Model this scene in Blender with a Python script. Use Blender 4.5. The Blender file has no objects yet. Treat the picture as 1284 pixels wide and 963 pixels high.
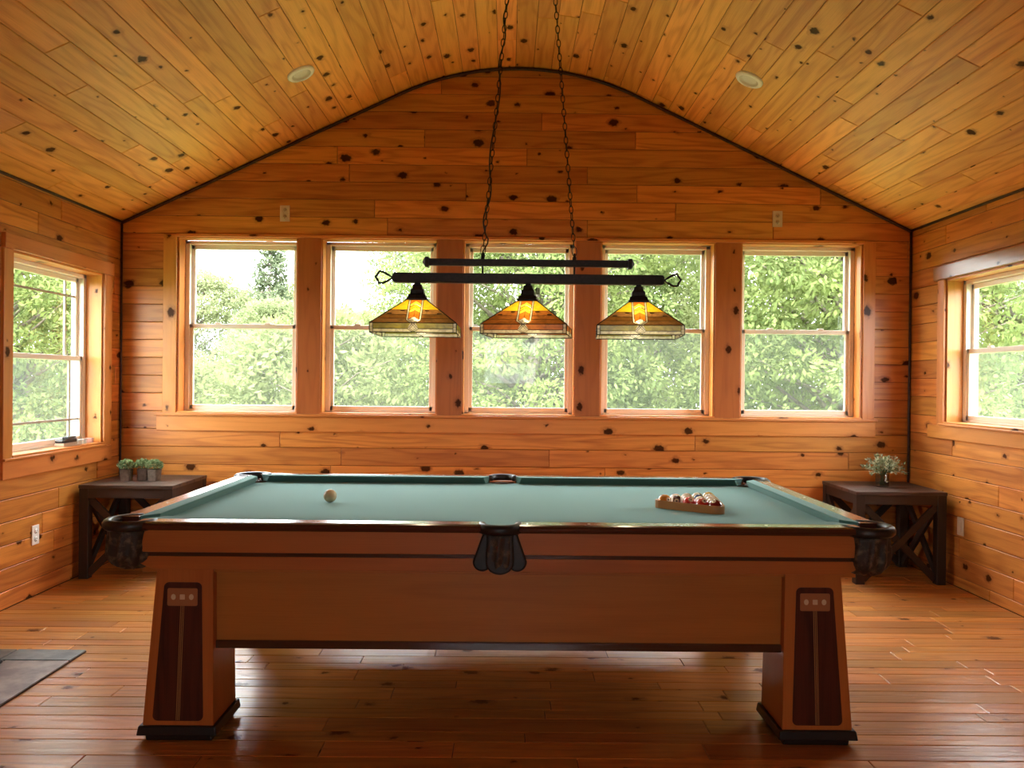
import bpy, math, random
import numpy as np
from mathutils import Vector, Matrix
R = random.Random(7)
PI = math.pi
sc = bpy.context.scene
COL = sc.collection

# ---------------------------------------------------------------- camera
CAMZ = 1.30
cam_d = bpy.data.cameras.new('camera'); cam = bpy.data.objects.new('camera', cam_d); COL.objects.link(cam)
cam_d.sensor_width = 36; cam_d.lens = 1010 / 1284 * 36; cam_d.clip_end = 500; cam_d.clip_start = .05
cam.matrix_world = (Matrix.Translation((0, 0, CAMZ)) @ Matrix.Rotation(-6 / 1010, 4, 'Z')
                    @ Matrix.Rotation(PI / 2 - 3.5 / 1010, 4, 'X') @ Matrix.Rotation(.010, 4, 'Z'))
sc.camera = cam

# ---------------------------------------------------------------- light and exposure
sc.view_settings.view_transform = 'Standard'; sc.view_settings.look = 'None'
sc.view_settings.gamma = 1; sc.view_settings.use_curve_mapping = False
sc.view_settings.exposure = 0.55
SKY = 15.0
SUN = 6.0
w = bpy.data.worlds.new('overcast sky'); sc.world = w; w.use_nodes = True
w.node_tree.nodes['Background'].inputs[0].default_value = (.93, .965, 1, 1)
w.node_tree.nodes['Background'].inputs[1].default_value = SKY
sd = bpy.data.lights.new('sun', 'SUN'); sd.energy = SUN; sd.angle = .2; sd.color = (1, .95, .85)
sun = bpy.data.objects.new('sun', sd); COL.objects.link(sun)
sun.rotation_euler = Vector((.12, .50, -.86)).to_track_quat('-Z', 'Y').to_euler()   # high, from behind the house
cy = sc.cycles
cy.max_bounces = 10; cy.diffuse_bounces = 6; cy.glossy_bounces = 4; cy.transmission_bounces = 6
cy.transparent_max_bounces = 16; cy.use_denoising = True; cy.sample_clamp_indirect = 12
cy.caustics_reflective = False; cy.caustics_refractive = False

# ---------------------------------------------------------------- room numbers
XL, XR, YB, YR = -2.79, 2.92, 5.82, -3.2
XC = (XL + XR) / 2; HW = (XR - XL) / 2
ZW = 2.42; SLOPE = .477; AR = 2.01; ZTOP = 3.565
RT = AR * math.sin(math.atan(SLOPE))
def ceil_z(x):
    r = abs(x - XC)
    return ZW + SLOPE * (HW - r) if r > RT else ZTOP - AR + math.sqrt(AR * AR - r * r)

# ---------------------------------------------------------------- helpers: materials
def mat(name, color=(.8, .8, .8), rough=.5, metal=0, **kw):
    m = bpy.data.materials.new(name); m.use_nodes = True
    b = m.node_tree.nodes['Principled BSDF']
    b.inputs['Base Color'].default_value = (*color, 1); b.inputs['Roughness'].default_value = rough
    b.inputs['Metallic'].default_value = metal
    for k, v in kw.items():
        b.inputs[k.replace('_', ' ')].default_value = v
    return m
class NT:
    def __init__(s, m): s.t = m.node_tree; s.n = s.t.nodes; s.l = s.t.links; s.b = s.n['Principled BSDF']
    def node(s, typ, **kw):
        n = s.n.new(typ)
        for k, v in kw.items(): setattr(n, k, v)
        return n
    def put(s, sock, v):
        if hasattr(v, 'links'): s.l.new(v, sock)
        else: sock.default_value = v
    def math(s, op, a, b=0, c=0, clamp=False):
        n = s.n.new('ShaderNodeMath'); n.operation = op; n.use_clamp = clamp
        s.put(n.inputs[0], a); s.put(n.inputs[1], b); s.put(n.inputs[2], c)
        return n.outputs[0]
    def mix(s, f, a, b, mode='MIX'):
        n = s.n.new('ShaderNodeMix'); n.data_type = 'RGBA'; n.blend_type = mode
        s.put(n.inputs[0], f)
        s.put(n.inputs[6], (*a, 1) if isinstance(a, tuple) else a); s.put(n.inputs[7], (*b, 1) if isinstance(b, tuple) else b)
        return n.outputs[2]
    def xyz(s, x, y, z=0):
        n = s.n.new('ShaderNodeCombineXYZ'); s.put(n.inputs[0], x); s.put(n.inputs[1], y); s.put(n.inputs[2], z); return n.outputs[0]
    def noise(s, vec, scale=1, detail=2, rough=.5, dist=0):
        n = s.n.new('ShaderNodeTexNoise'); s.put(n.inputs['Vector'], vec)
        n.inputs['Scale'].default_value = scale; n.inputs['Detail'].default_value = detail
        n.inputs['Roughness'].default_value = rough; n.inputs['Distortion'].default_value = dist
        return n.outputs[0]
    def ss(s, v, lo, hi):      # smoothstep
        n = s.n.new('ShaderNodeMapRange'); n.interpolation_type = 'SMOOTHSTEP'
        s.put(n.inputs[0], v); n.inputs[1].default_value = lo; n.inputs[2].default_value = hi
        return n.outputs[0]
    def bump(s, h, strength=.3, dist=.002):
        n = s.n.new('ShaderNodeBump'); n.inputs['Strength'].default_value = strength; n.inputs['Distance'].default_value = dist
        s.put(n.inputs['Height'], h); s.l.new(n.outputs[0], s.b.inputs['Normal'])
        if s.b.inputs['Coat Weight'].default_value > 0: s.l.new(n.outputs[0], s.b.inputs['Coat Normal'])
def wood(name, light, dark, knot=(.035, .008, .002), rough=.4, knots=1.0, kscale=5.5, tint=.28, grain=.5, coat=0., bump=.15, ripple=0., grain_freq=38):
    """Boards: the UV map holds metres along (u) and across (v) each board, shifted per board; 'brd' is a random number per board."""
    m = mat(name, light, rough); t = NT(m)
    uv = t.node('ShaderNodeUVMap'); sp = t.node('ShaderNodeSeparateXYZ'); t.l.new(uv.outputs[0], sp.inputs[0])
    u, v = sp.outputs[0], sp.outputs[1]
    at = t.node('ShaderNodeAttribute', attribute_name='brd'); brd = at.outputs['Fac']
    # knots
    vo = t.node('ShaderNodeTexVoronoi', feature='F1', voronoi_dimensions='2D'); vo.inputs['Randomness'].default_value = .95
    t.l.new(t.xyz(t.math('MULTIPLY', u, kscale * .68), t.math('MULTIPLY', v, kscale)), vo.inputs['Vector']); vo.inputs['Scale'].default_value = 1
    d = vo.outputs['Distance']
    cs = t.node('ShaderNodeSeparateColor'); t.l.new(vo.outputs['Color'], cs.inputs[0])
    wob = t.math('MULTIPLY', t.math('SUBTRACT', t.noise(t.xyz(u, v), 45, 2), .5), .16)
    size = t.math('MULTIPLY', t.math('POWER', cs.outputs[0], 2.0), .15 * knots)
    on = t.math('GREATER_THAN', cs.outputs[1], .40 if knots > 0 else 2.)
    dd = t.math('SUBTRACT', t.math('ADD', d, wob), t.math('ADD', size, .012 * knots))
    kn = t.math('MULTIPLY', t.math('SUBTRACT', 1, t.ss(dd, -.02, .045)), on)
    halo = t.math('MULTIPLY', t.math('MULTIPLY', t.math('SUBTRACT', 1, t.ss(dd, .0, .16)), on), cs.outputs[0])
    # rings: contours of a slow noise, bent round the knots
    f = t.noise(t.xyz(t.math('MULTIPLY', u, .9), t.math('MULTIPLY', v, 9)), 1, 1.5, .5)
    ph = t.math('ADD', t.math('MULTIPLY', f, grain_freq), t.math('MULTIPLY', halo, 3.5))
    ring = t.math('ADD', t.math('MULTIPLY', t.math('SINE', ph), .5), .5)
    ring = t.math('POWER', ring, 2.2)
    fine = t.noise(t.xyz(t.math('MULTIPLY', u, 5), t.math('MULTIPLY', v, 260)), 1, 3, .6)
    streak = t.noise(t.xyz(t.math('MULTIPLY', u, 1.1), t.math('MULTIPLY', v, 22)), 1, 2, .5)
    g = t.math('ADD', t.math('MULTIPLY', ring, .42 * grain), t.math('MULTIPLY', t.ss(fine, .35, .75), .35 * grain))
    g = t.math('ADD', g, t.math('MULTIPLY', t.ss(streak, .5, .8), .45 * grain), clamp=True)
    c = t.mix(g, light, dark)
    c = t.mix(t.math('MULTIPLY', halo, .55), c, tuple(x * .75 for x in dark))
    # per-board tone
    br = t.math('ADD', 1 - tint * .6, t.math('MULTIPLY', brd, tint))
    hs = t.node('ShaderNodeHueSaturation'); t.l.new(c, hs.inputs['Color'])
    t.l.new(t.math('ADD', .492, t.math('MULTIPLY', t.math('FRACT', t.math('MULTIPLY', brd, 7.3)), .014)), hs.inputs['Hue'])
    t.l.new(br, hs.inputs['Value'])
    c = t.mix(t.math('MULTIPLY', kn, .93), hs.outputs[0], knot)
    t.l.new(c, t.b.inputs['Base Color'])
    t.l.new(t.math('SUBTRACT', .42, t.math('MULTIPLY', kn, .36)), t.b.inputs['Specular IOR Level'])
    if coat: t.b.inputs['Coat Weight'].default_value = coat; t.b.inputs['Coat Roughness'].default_value = .18
    h = t.math('ADD', t.math('MULTIPLY', fine, .3), t.math('MULTIPLY', kn, -.6))
    if ripple:
        rp = t.noise(t.xyz(t.math('MULTIPLY', u, 1.6), t.math('MULTIPLY', v, 62)), 1, 2, .55)
        rq = t.noise(t.xyz(t.math('MULTIPLY', u, 4), t.math('MULTIPLY', v, 9)), 1, 1, .5)
        h = t.math('ADD', h, t.math('ADD', t.math('MULTIPLY', rp, ripple), t.math('MULTIPLY', rq, ripple * .8)))
    t.bump(h, bump, .002)
    return m
def speckle(name, a, b, scale, rough=.6, bump=.2, detail=4, lo=.35, hi=.7, dist=.002, metal=0, **kw):
    m = mat(name, a, rough, metal, **kw); t = NT(m)
    tc = t.node('ShaderNodeTexCoord'); n = t.noise(tc.outputs['Object'], scale, detail, .6)
    t.l.new(t.mix(t.ss(n, lo, hi), a, b), t.b.inputs['Base Color'])
    if bump: t.bump(n, bump, dist)
    return m

# ---------------------------------------------------------------- helpers: geometry
class MB:
    def __init__(s): s.v = []; s.f = []; s.m = []; s.ax = []; s.br = []; s.off = []; s.sm = []
    def face(s, pts, m=0, ax=None, br=None, off=None, smooth=False):
        i = len(s.v); s.v += [tuple(p) for p in pts]; s.f.append(tuple(range(i, i + len(pts))))
        s.m.append(m); s.ax.append(ax); s.br.append(br); s.off.append(off); s.sm.append(smooth)
    def raw(s, vs, fs, m=0, ax=0, smooth=False):
        i = len(s.v); s.v += [tuple(p) for p in vs]; br = R.random(); off = (R.random() * 60, R.random() * 60)
        for f in fs:
            s.f.append(tuple(i + k for k in f)); s.m.append(m); s.ax.append(ax); s.br.append(br); s.off.append(off); s.sm.append(smooth)
    def box(s, x0, x1, y0, y1, z0, z1, ax=0, m=0, mtx=None):
        vs = [(x, y, z) for z in (z0, z1) for y in (y0, y1) for x in (x0, x1)]
        if mtx is not None: vs = [mtx @ Vector(p) for p in vs]
        s.raw(vs, [(0, 2, 3, 1), (4, 5, 7, 6), (0, 1, 5, 4), (2, 6, 7, 3), (0, 4, 6, 2), (1, 3, 7, 5)], m, ax)
    def hexa(s, bot, top, ax=2, m=0):       # 4 bottom points, 4 top points, counter-clockwise from above
        s.raw(list(bot) + list(top), [(3, 2, 1, 0), (4, 5, 6, 7), (0, 1, 5, 4), (1, 2, 6, 5), (2, 3, 7, 6), (3, 0, 4, 7)], m, ax)
    def prism(s, pts, vec, ax=0, m=0, smooth=False):
        n = len(pts); a = [Vector(p) for p in pts]; b = [p + Vector(vec) for p in a]
        i = len(s.v); br = R.random(); off = (R.random() * 60, R.random() * 60)
        fs = [tuple(range(n)), tuple(range(2 * n - 1, n - 1, -1))] + [(k, n + k, n + (k + 1) % n, (k + 1) % n) for k in range(n)]
        s.v += [tuple(p) for p in a + b]
        for j, f in enumerate(fs):
            s.f.append(tuple(i + k for k in f)); s.m.append(m); s.ax.append(ax); s.br.append(br); s.off.append(off); s.sm.append(smooth and j > 1)
    def loft(s, rings, close=True, caps=True, m=0, ax=0, smooth=True):
        n = len(rings[0]); vs = [p for r in rings for p in r]; fs = []
        for a in range(len(rings) - 1):
            for k in range(n if close else n - 1):
                k2 = (k + 1) % n
                fs.append((a * n + k, a * n + k2, (a + 1) * n + k2, (a + 1) * n + k))
        if caps: fs.append(tuple(range(n - 1, -1, -1))); fs.append(tuple((len(rings) - 1) * n + k for k in range(n)))
        s.raw(vs, fs, m, ax, smooth)
    def tube(s, pts, r, n=8, m=0, closed=False, ax=0, caps=True, ry=None):
        pts = [Vector(p) for p in pts]; L = len(pts); rings = []
        rr = r if isinstance(r, (list, tuple)) else [r] * L
        up = None
        for i, p in enumerate(pts):
            a = pts[(i - 1) % L] if (closed or i > 0) else p; b = pts[(i + 1) % L] if (closed or i < L - 1) else p
            t = (b - a).normalized()
            if up is None: up = Vector((0, 0, 1)) if abs(t.z) < .9 else Vector((1, 0, 0))
            up = (up - t * up.dot(t)).normalized(); sd_ = t.cross(up)
            rings.append([p + (up * math.cos(2 * PI * k / n) + sd_ * math.sin(2 * PI * k / n)) * rr[i] for k in range(n)])
        if closed: rings.append(rings[0]); s.loft(rings, True, False, m, ax)
        else: s.loft(rings, True, caps, m, ax)
    def lathe(s, prof, c=(0, 0, 0), n=24, m=0, mtx=None, caps=True):
        rings = []
        for r, z in prof:
            ring = [Vector((math.cos(2 * PI * k / n) * r, math.sin(2 * PI * k / n) * r, z)) for k in range(n)]
            if mtx is not None: ring = [mtx @ p for p in ring]
            rings.append([p + Vector(c) for p in ring])
        s.loft(rings, True, caps, m)
    def build(s, name, mats, parent=None, loc=None, bevel=0, seg=2, kind=None, sub=0):
        me = bpy.data.meshes.new(name); me.from_pydata(s.v, [], s.f); me.validate(clean_customdata=False)
        mats = mats if isinstance(mats, (list, tuple)) else [mats]
        for q in mats: me.materials.append(q)
        if len(me.polygons) == len(s.f):
            me.polygons.foreach_set('material_index', s.m); me.polygons.foreach_set('use_smooth', s.sm)
            at = me.attributes.new('brd', 'FLOAT', 'FACE')
            at.data.foreach_set('value', [b if b is not None else .5 for b in s.br])
            uvl = me.uv_layers.new(name='UVMap'); uvs = [0.0] * (2 * len(me.loops)); co = s.v
            for p in me.polygons:
                ax = s.ax[p.index] or 0; nn = p.normal; off = s.off[p.index] or (0, 0)
                an = [abs(nn.x), abs(nn.y), abs(nn.z)]; dm = an.index(max(an)); rest = [i for i in range(3) if i != dm]
                if ax in rest: rest.remove(ax); ua, va = ax, rest[0]
                else: ua, va = rest
                for li, vi in zip(p.loop_indices, p.vertices):
                    uvs[2 * li] = co[vi][ua] + off[0]; uvs[2 * li + 1] = co[vi][va] + off[1]
            uvl.data.foreach_set('uv', uvs)
        me.update()
        o = bpy.data.objects.new(name, me); COL.objects.link(o)
        if parent: o.parent = parent
        if loc: o.location = loc
        if bevel:
            b = o.modifiers.new('bevel', 'BEVEL'); b.width = bevel; b.segments = seg; b.limit_method = 'ANGLE'; b.angle_limit = .6
        if sub: d = o.modifiers.new('sub', 'SUBSURF'); d.levels = sub; d.render_levels = sub
        if kind: o['kind'] = kind
        return o
def tag(o, label=None, cat=None, group=None, kind=None):
    if label: o['label'] = label
    if cat: o['category'] = cat
    if group: o['group'] = group
    if kind: o['kind'] = kind
    return o
def empty(name, loc=(0, 0, 0), rz=0, parent=None):
    o = bpy.data.objects.new(name, None); COL.objects.link(o); o.location = loc; o.rotation_euler = (0, 0, rz)
    o.empty_display_size = .1
    if parent: o.parent = parent
    return o
def thing(name, label, cat, loc=(0, 0, 0), rz=0, group=None): return tag(empty(name, loc, rz), label, cat, group)
def copy_tree(o, parent=None):
    c = o.copy(); COL.objects.link(c)
    if parent is not None: c.parent = parent
    for ch in list(o.children): copy_tree(ch, c)
    return c

# ---------------------------------------------------------------- materials
PINE_L, PINE_D = (.68, .265, .048), (.36, .095, .012)
pine = wood('knotty pine boards', PINE_L, PINE_D, rough=.45, knots=.9, kscale=6.0, coat=.1, tint=.42, grain=1.0)
pine_ceil = wood('knotty pine ceiling boards', (.90, .45, .105), (.60, .22, .035), rough=.5, knots=.78, kscale=6.2, coat=.06, tint=.34, grain=1.0)
pine_trim = wood('pine trim', (.66, .25, .05), (.42, .115, .016), rough=.42, knots=.75, kscale=5, tint=.14, coat=.12)
post_m = wood('reddish window post', (.46, .135, .03), (.27, .065, .012), rough=.42, knots=.8, kscale=5.5, tint=.15, coat=.08)
floor_m = wood('hardwood floor', (.66, .275, .062), (.36, .12, .02), knot=(.09, .028, .01), rough=.33, knots=.6, kscale=4.5, tint=.5, grain=.9, coat=.4, bump=.7, ripple=1.6)
groove = mat('dark gap behind boards', (.05, .018, .006), .9)
siding = mat('outer wall sheathing', (.45, .38, .3), .8)
vinyl = mat('almond vinyl', (.84, .74, .62), .35)
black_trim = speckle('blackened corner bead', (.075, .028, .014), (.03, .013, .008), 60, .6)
tbl_wood = wood('pool table veneer', (.54, .175, .030), (.38, .105, .016), rough=.38, knots=0, tint=.08, grain=.7, coat=.05, bump=.04, grain_freq=20)
mahog = wood('dark mahogany rail', (.085, .028, .014), (.045, .014, .008), rough=.22, knots=0, tint=.1, coat=.6, bump=.03)
walnut = wood('dark walnut inlay', (.10, .022, .010), (.045, .010, .006), rough=.35, knots=0, tint=.05, grain=1.2, bump=.03)
plate_m = mat('light inlay plate', (.42, .16, .06), .35)
ivory = mat('ivory inlay', (.75, .58, .36), .35)
line_m = mat('pale line inlay', (.5, .26, .09), .4)
base_m = mat('black plinth', (.012, .008, .007), .4)
leather = speckle('black pocket leather', (.010, .007, .006), (.022, .015, .012), 40, .42, .3)
leather_in = mat('red brown pocket liner', (.10, .03, .022), .6)
felt = speckle('green billiard cloth', (.05, .13, .11), (.066, .16, .135), 300, .95, .1, lo=.3, hi=.7)
NT(felt).b.inputs['Sheen Weight'].default_value = .4
NT(felt).b.inputs['Sheen Tint'].default_value = (.6, .9, .85, 1)
rustic = wood('rustic dark wood', (.042, .024, .016), (.018, .010, .007), knot=(.01, .006, .004), rough=.5, knots=.4, tint=.5, bump=.3)
iron = speckle('dark bronze iron', (.03, .022, .018), (.016, .012, .010), 80, .42, .1, metal=.7)
white_pl = mat('white plastic', (.88, .86, .82), .4)
cream_pl = mat('cream outlet plastic', (.62, .48, .34), .45)
slot_m = mat('dark slot', (.04, .03, .02), .6)
def glass_mat():
    m = bpy.data.materials.new('window glass'); m.use_nodes = True; t = m.node_tree; n = t.nodes; n.clear()
    out = n.new('ShaderNodeOutputMaterial'); tr = n.new('ShaderNodeBsdfTransparent'); gl = n.new('ShaderNodeBsdfGlossy')
    gl.inputs['Roughness'].default_value = .02; tr.inputs[0].default_value = (.96, .98, .97, 1)
    lw = n.new('ShaderNodeLayerWeight'); lw.inputs[0].default_value = .5
    pw = n.new('ShaderNodeMath'); pw.operation = 'POWER'; t.links.new(lw.outputs[1], pw.inputs[0]); pw.inputs[1].default_value = 4.5
    fr = n.new('ShaderNodeMath'); fr.operation = 'MULTIPLY_ADD'; t.links.new(pw.outputs[0], fr.inputs[0]); fr.inputs[1].default_value = .7; fr.inputs[2].default_value = .006
    mx = n.new('ShaderNodeMixShader'); t.links.new(fr.outputs[0], mx.inputs[0]); t.links.new(tr.outputs[0], mx.inputs[1]); t.links.new(gl.outputs[0], mx.inputs[2])
    t.links.new(mx.outputs[0], out.inputs[0]); return m
glass = glass_mat()
def screen_mat():
    m = bpy.data.materials.new('insect screen'); m.use_nodes = True; t = m.node_tree; n = t.nodes; n.clear()
    out = n.new('ShaderNodeOutputMaterial'); tr = n.new('ShaderNodeBsdfTransparent'); d = n.new('ShaderNodeBsdfTranslucent'); d.inputs[0].default_value = (.5, .5, .48, 1)
    mx = n.new('ShaderNodeMixShader'); mx.inputs[0].default_value = .030; t.links.new(tr.outputs[0], mx.inputs[1]); t.links.new(d.outputs[0], mx.inputs[2])
    t.links.new(mx.outputs[0], out.inputs[0]); return m
screen_m = screen_mat()
def translucent(name, col, transp=.35, rough=.3, var=.35, scale=30):
    m = bpy.data.materials.new(name); m.use_nodes = True; t = NT(m); t.n.remove(t.b)
    out = [n for n in t.n if n.type == 'OUTPUT_MATERIAL'][0]
    tc = t.node('ShaderNodeTexCoord'); nz = t.noise(tc.outputs['Object'], scale, 3, .6, 1.5)
    c = t.mix(t.ss(nz, .3, .7), tuple(x * (1 - var) for x in col), tuple(min(1, x * (1 + var * .6)) for x in col))
    a = t.node('ShaderNodeBsdfTranslucent'); t.l.new(c, a.inputs[0])
    b = t.node('ShaderNodeBsdfTransparent'); t.l.new(c, b.inputs[0])
    g = t.node('ShaderNodeBsdfGlossy'); g.inputs['Roughness'].default_value = rough; g.inputs[0].default_value = (.8, .8, .8, 1)
    d = t.node('ShaderNodeBsdfDiffuse'); t.l.new(c, d.inputs[0])
    m1 = t.node('ShaderNodeMixShader'); m1.inputs[0].default_value = transp; t.l.new(a.outputs[0], m1.inputs[1]); t.l.new(b.outputs[0], m1.inputs[2])
    m2 = t.node('ShaderNodeMixShader'); m2.inputs[0].default_value = .2; t.l.new(m1.outputs[0], m2.inputs[1]); t.l.new(d.outputs[0], m2.inputs[2])
    m3 = t.node('ShaderNodeMixShader'); m3.inputs[0].default_value = .05; t.l.new(m2.outputs[0], m3.inputs[1]); t.l.new(g.outputs[0], m3.inputs[2])
    t.l.new(m3.outputs[0], out.inputs[0]); return m

# ================================================================ ROOM SHELL
BW = .128
def boards(mb, O, U, V, N, u0, u1, v0, v1, openings=(), width=BW, lens=(1.2, 3.2), umax=None, ch=.0035, dep=.006, ax=0, start=0., widths=None):
    """tongue and groove boards: rows along U stacked along V, standing DEP proud of the plane; OPENINGS are (u0,u1,v0,v1)."""
    O, U, V, N = Vector(O), Vector(U), Vector(V), Vector(N)
    def bd(a, b, c, d, br, off):
        g = .0012
        a += g; b -= g; c += g; d -= g
        if b - a < .01 or d - c < .008: return
        P = lambda u, v, n: O + U * u + V * v + N * n
        o = [P(a, c, 0), P(b, c, 0), P(b, d, 0), P(a, d, 0)]
        s_ = [P(a, c, dep - ch), P(b, c, dep - ch), P(b, d, dep - ch), P(a, d, dep - ch)]
        k = [P(a + ch, c + ch, dep), P(b - ch, c + ch, dep), P(b - ch, d - ch, dep), P(a + ch, d - ch, dep)]
        flip = U.cross(V).dot(N) < 0
        def F(p): mb.face(p[::-1] if flip else p, 0, ax, br, off)
        F(k)
        for i in range(4):
            j = (i + 1) % 4; F([s_[i], s_[j], k[j], k[i]]); F([o[i], o[j], s_[j], s_[i]])
    v = v0 - start; row = 0
    while v < v1:
        wd = widths[row % len(widths)] if widths else width
        a, b = max(v, v0), min(v + wd, v1)
        lo, hi = (u0, u1) if umax is None else umax(a)
        u = lo - R.uniform(0, lens[0] * 1.3)
        while u < hi:
            ln = R.uniform(*lens); p, q = max(u, lo), min(u + ln, hi); br = R.random(); off = (R.random() * 80, R.random() * 80)
            u += ln
            if q - p < .02: continue
            segs = [(p, q, a, b)]
            for (ou0, ou1, ov0, ov1) in openings:
                if ov1 <= a or ov0 >= b: continue
                new = []
                for (x0, x1, y0, y1) in segs:
                    if x1 <= ou0 or x0 >= ou1: new.append((x0, x1, y0, y1)); continue
                    if x0 < ou0: new.append((x0, ou0, y0, y1))
                    if x1 > ou1: new.append((ou1, x1, y0, y1))
                    m0, m1 = max(x0, ou0), min(x1, ou1)
                    if y0 < ov0: new.append((m0, m1, y0, ov0))
                    if y1 > ov1: new.append((m0, m1, ov1, y1))
                segs = new
            for sgm in segs: bd(*sgm, br, off)
        v += wd; row += 1
def shell(mb, O, U, V, N, u0, u1, v0, v1, openings, th):
    """solid wall with rectangular holes (cells of a grid)"""
    us = sorted({u0, u1, *[a for o in openings for a in o[:2]]}); vs = sorted({v0, v1, *[a for o in openings for a in o[2:]]})
    O, U, V, N = Vector(O), Vector(U), Vector(V), Vector(N)
    for i in range(len(us) - 1):
        for j in range(len(vs) - 1):
            cu, cv = (us[i] + us[i + 1]) / 2, (vs[j] + vs[j + 1]) / 2
            if any(a < cu < b and c < cv < d for a, b, c, d in openings): continue
            pts = [O + U * us[i] + V * vs[j], O + U * us[i + 1] + V * vs[j], O + U * us[i + 1] + V * vs[j + 1], O + U * us[i] + V * vs[j + 1]]
            q = [p - N * th for p in pts]
            mb.raw(pts + q, [(0, 1, 2, 3), (7, 6, 5, 4), (0, 4, 5, 1), (1, 5, 6, 2), (2, 6, 7, 3), (3, 7, 4, 0)], 1)
TH = .17
DEP = .006
# window openings -----------------------------------------------------
WZ0, WZ1 = 1.046, 2.32
WX = [(-2.38, -1.515), (-1.348, -.507), (-.328, .490), (.668, 1.498), (1.682, 2.564)]
LWIN = (4.54, 5.56, .84, 2.01)       # left wall (y0,y1,z0,z1)
RWIN = (4.32, 5.345, 1.045, 2.007)
SIDE2 = []           # further windows of both side walls, outside the camera's view
REAR_ADDED = [(-.5, .6, 1.2, 2.1)]  # window added behind the camera to bring daylight onto the table front
def wall(name, O, U, V, N, u0, u1, v1, ops, ax, umax=None, start=0.):
    mb = MB()
    boards(mb, Vector(O), U, V, N, u0, u1, 0, v1, ops, umax=umax, ax=ax, start=start)
    shell(mb, O, U, V, N, u0 - (.2 if ax == 0 else 0), u1 + (.2 if ax == 0 else 0), -.1, v1 + .12, ops, TH)
    return mb.build(name, [pine, groove], kind='structure')
def gable(a):
    if a < ZW: return (XL, XR)
    # widest x where the ceiling is above a
    lo, hi = 0, HW
    for _ in range(30):
        m_ = (lo + hi) / 2
        if ceil_z(XC + m_) > a - .02: lo = m_
        else: hi = m_
    return (XC - lo, XC + lo)
ops_b = [(a, b, WZ0, WZ1) for a, b in WX]
wall('wall_back', (0, YB + DEP, 0), (1, 0, 0), (0, 0, 1), (0, -1, 0), XL, XR, ZTOP + .02, ops_b, 0, gable, .09)
wall('wall_left', (XL - DEP, 0, 0), (0, 1, 0), (0, 0, 1), (1, 0, 0), YR, YB, ZW + .0, [LWIN] + SIDE2, 1, None, .03)
wall('wall_right', (XR + DEP, 0, 0), (0, 1, 0), (0, 0, 1), (-1, 0, 0), YR, YB, ZW + .0, [RWIN] + SIDE2, 1, None, .06)
wall('wall_rear', (0, YR - DEP, 0), (1, 0, 0), (0, 0, 1), (0, 1, 0), XL, XR, ZTOP + .02, REAR_ADDED, 0, gable)

# floor ----------------------------------------------------------------
mb = MB()
boards(mb, (0, 0, -.006), (1, 0, 0), (0, 1, 0), (0, 0, 1), XL, XR, YR, YB, width=.1, lens=(.4, 1.5), ch=.0022, ax=0, widths=[.083, .121, .083, .1, .121])
mb.box(XL - .2, XR + .2, YR - .2, YB + .2, -.12, -.006, m=1)
mb.build('floor', [floor_m, groove], kind='structure')

# ceiling: boards follow the vaulted profile, running front to back ----------
prof = []
arc = 0.; step = .002; x = XL; pts_ = [(XL, ceil_z(XL))]; acc = 0
while x < XR - 1e-6:
    x2 = min(x + step, XR); acc += math.hypot(x2 - x, ceil_z(x2) - ceil_z(x)); x = x2
    if acc >= BW: pts_.append((x, ceil_z(x))); acc -= BW
pts_.append((XR, ceil_z(XR)))
mb = MB()
for (xa, za), (xb, zb) in zip(pts_[:-1], pts_[1:]):
    V_ = Vector((xb - xa, 0, zb - za)); L_ = V_.length; V_.normalize()
    N_ = Vector((V_.z, 0, -V_.x))
    boards(mb, Vector((xa, 0, za)) - N_ * DEP, (0, 1, 0), V_, N_, YR, YB, 0, L_ + .0005, width=L_ + .001, lens=(1.1, 2.6), ax=1)
    P = lambda x_, y_, z_, n_: Vector((x_, y_, z_)) - N_ * n_
    ea, eb = (xa - V_.x * .006, za - V_.z * .006), (xb + V_.x * .006, zb + V_.z * .006)
    q = [P(ea[0], YR - .2, ea[1], DEP), P(eb[0], YR - .2, eb[1], DEP), P(eb[0], YB + .2, eb[1], DEP), P(ea[0], YB + .2, ea[1], DEP)]
    q2 = [P(ea[0], YR - .2, ea[1], .12), P(eb[0], YR - .2, eb[1], .12), P(eb[0], YB + .2, eb[1], .12), P(ea[0], YB + .2, ea[1], .12)]
    mb.raw(q + q2, [(0, 1, 2, 3), (7, 6, 5, 4), (0, 4, 5, 1), (1, 5, 6, 2), (2, 6, 7, 3), (3, 7, 4, 0)], 1)
mb.build('ceiling', [pine_ceil, groove], kind='structure')
# roof outside (keeps the sun off the room)
mb = MB()
for sx in (-1, 1):
    e = XC + sx * (HW + .55); ze = ZW - SLOPE * .55 + .32
    mb.hexa([(e, YR - .5, ze), (XC, YR - .5, 4.0), (XC, YB + .55, 4.0), (e, YB + .55, ze)], [(e, YR - .5, ze + .05), (XC, YR - .5, 4.05), (XC, YB + .55, 4.05), (e, YB + .55, ze + .05)])
mb.build('roof', siding, kind='structure')

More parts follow.
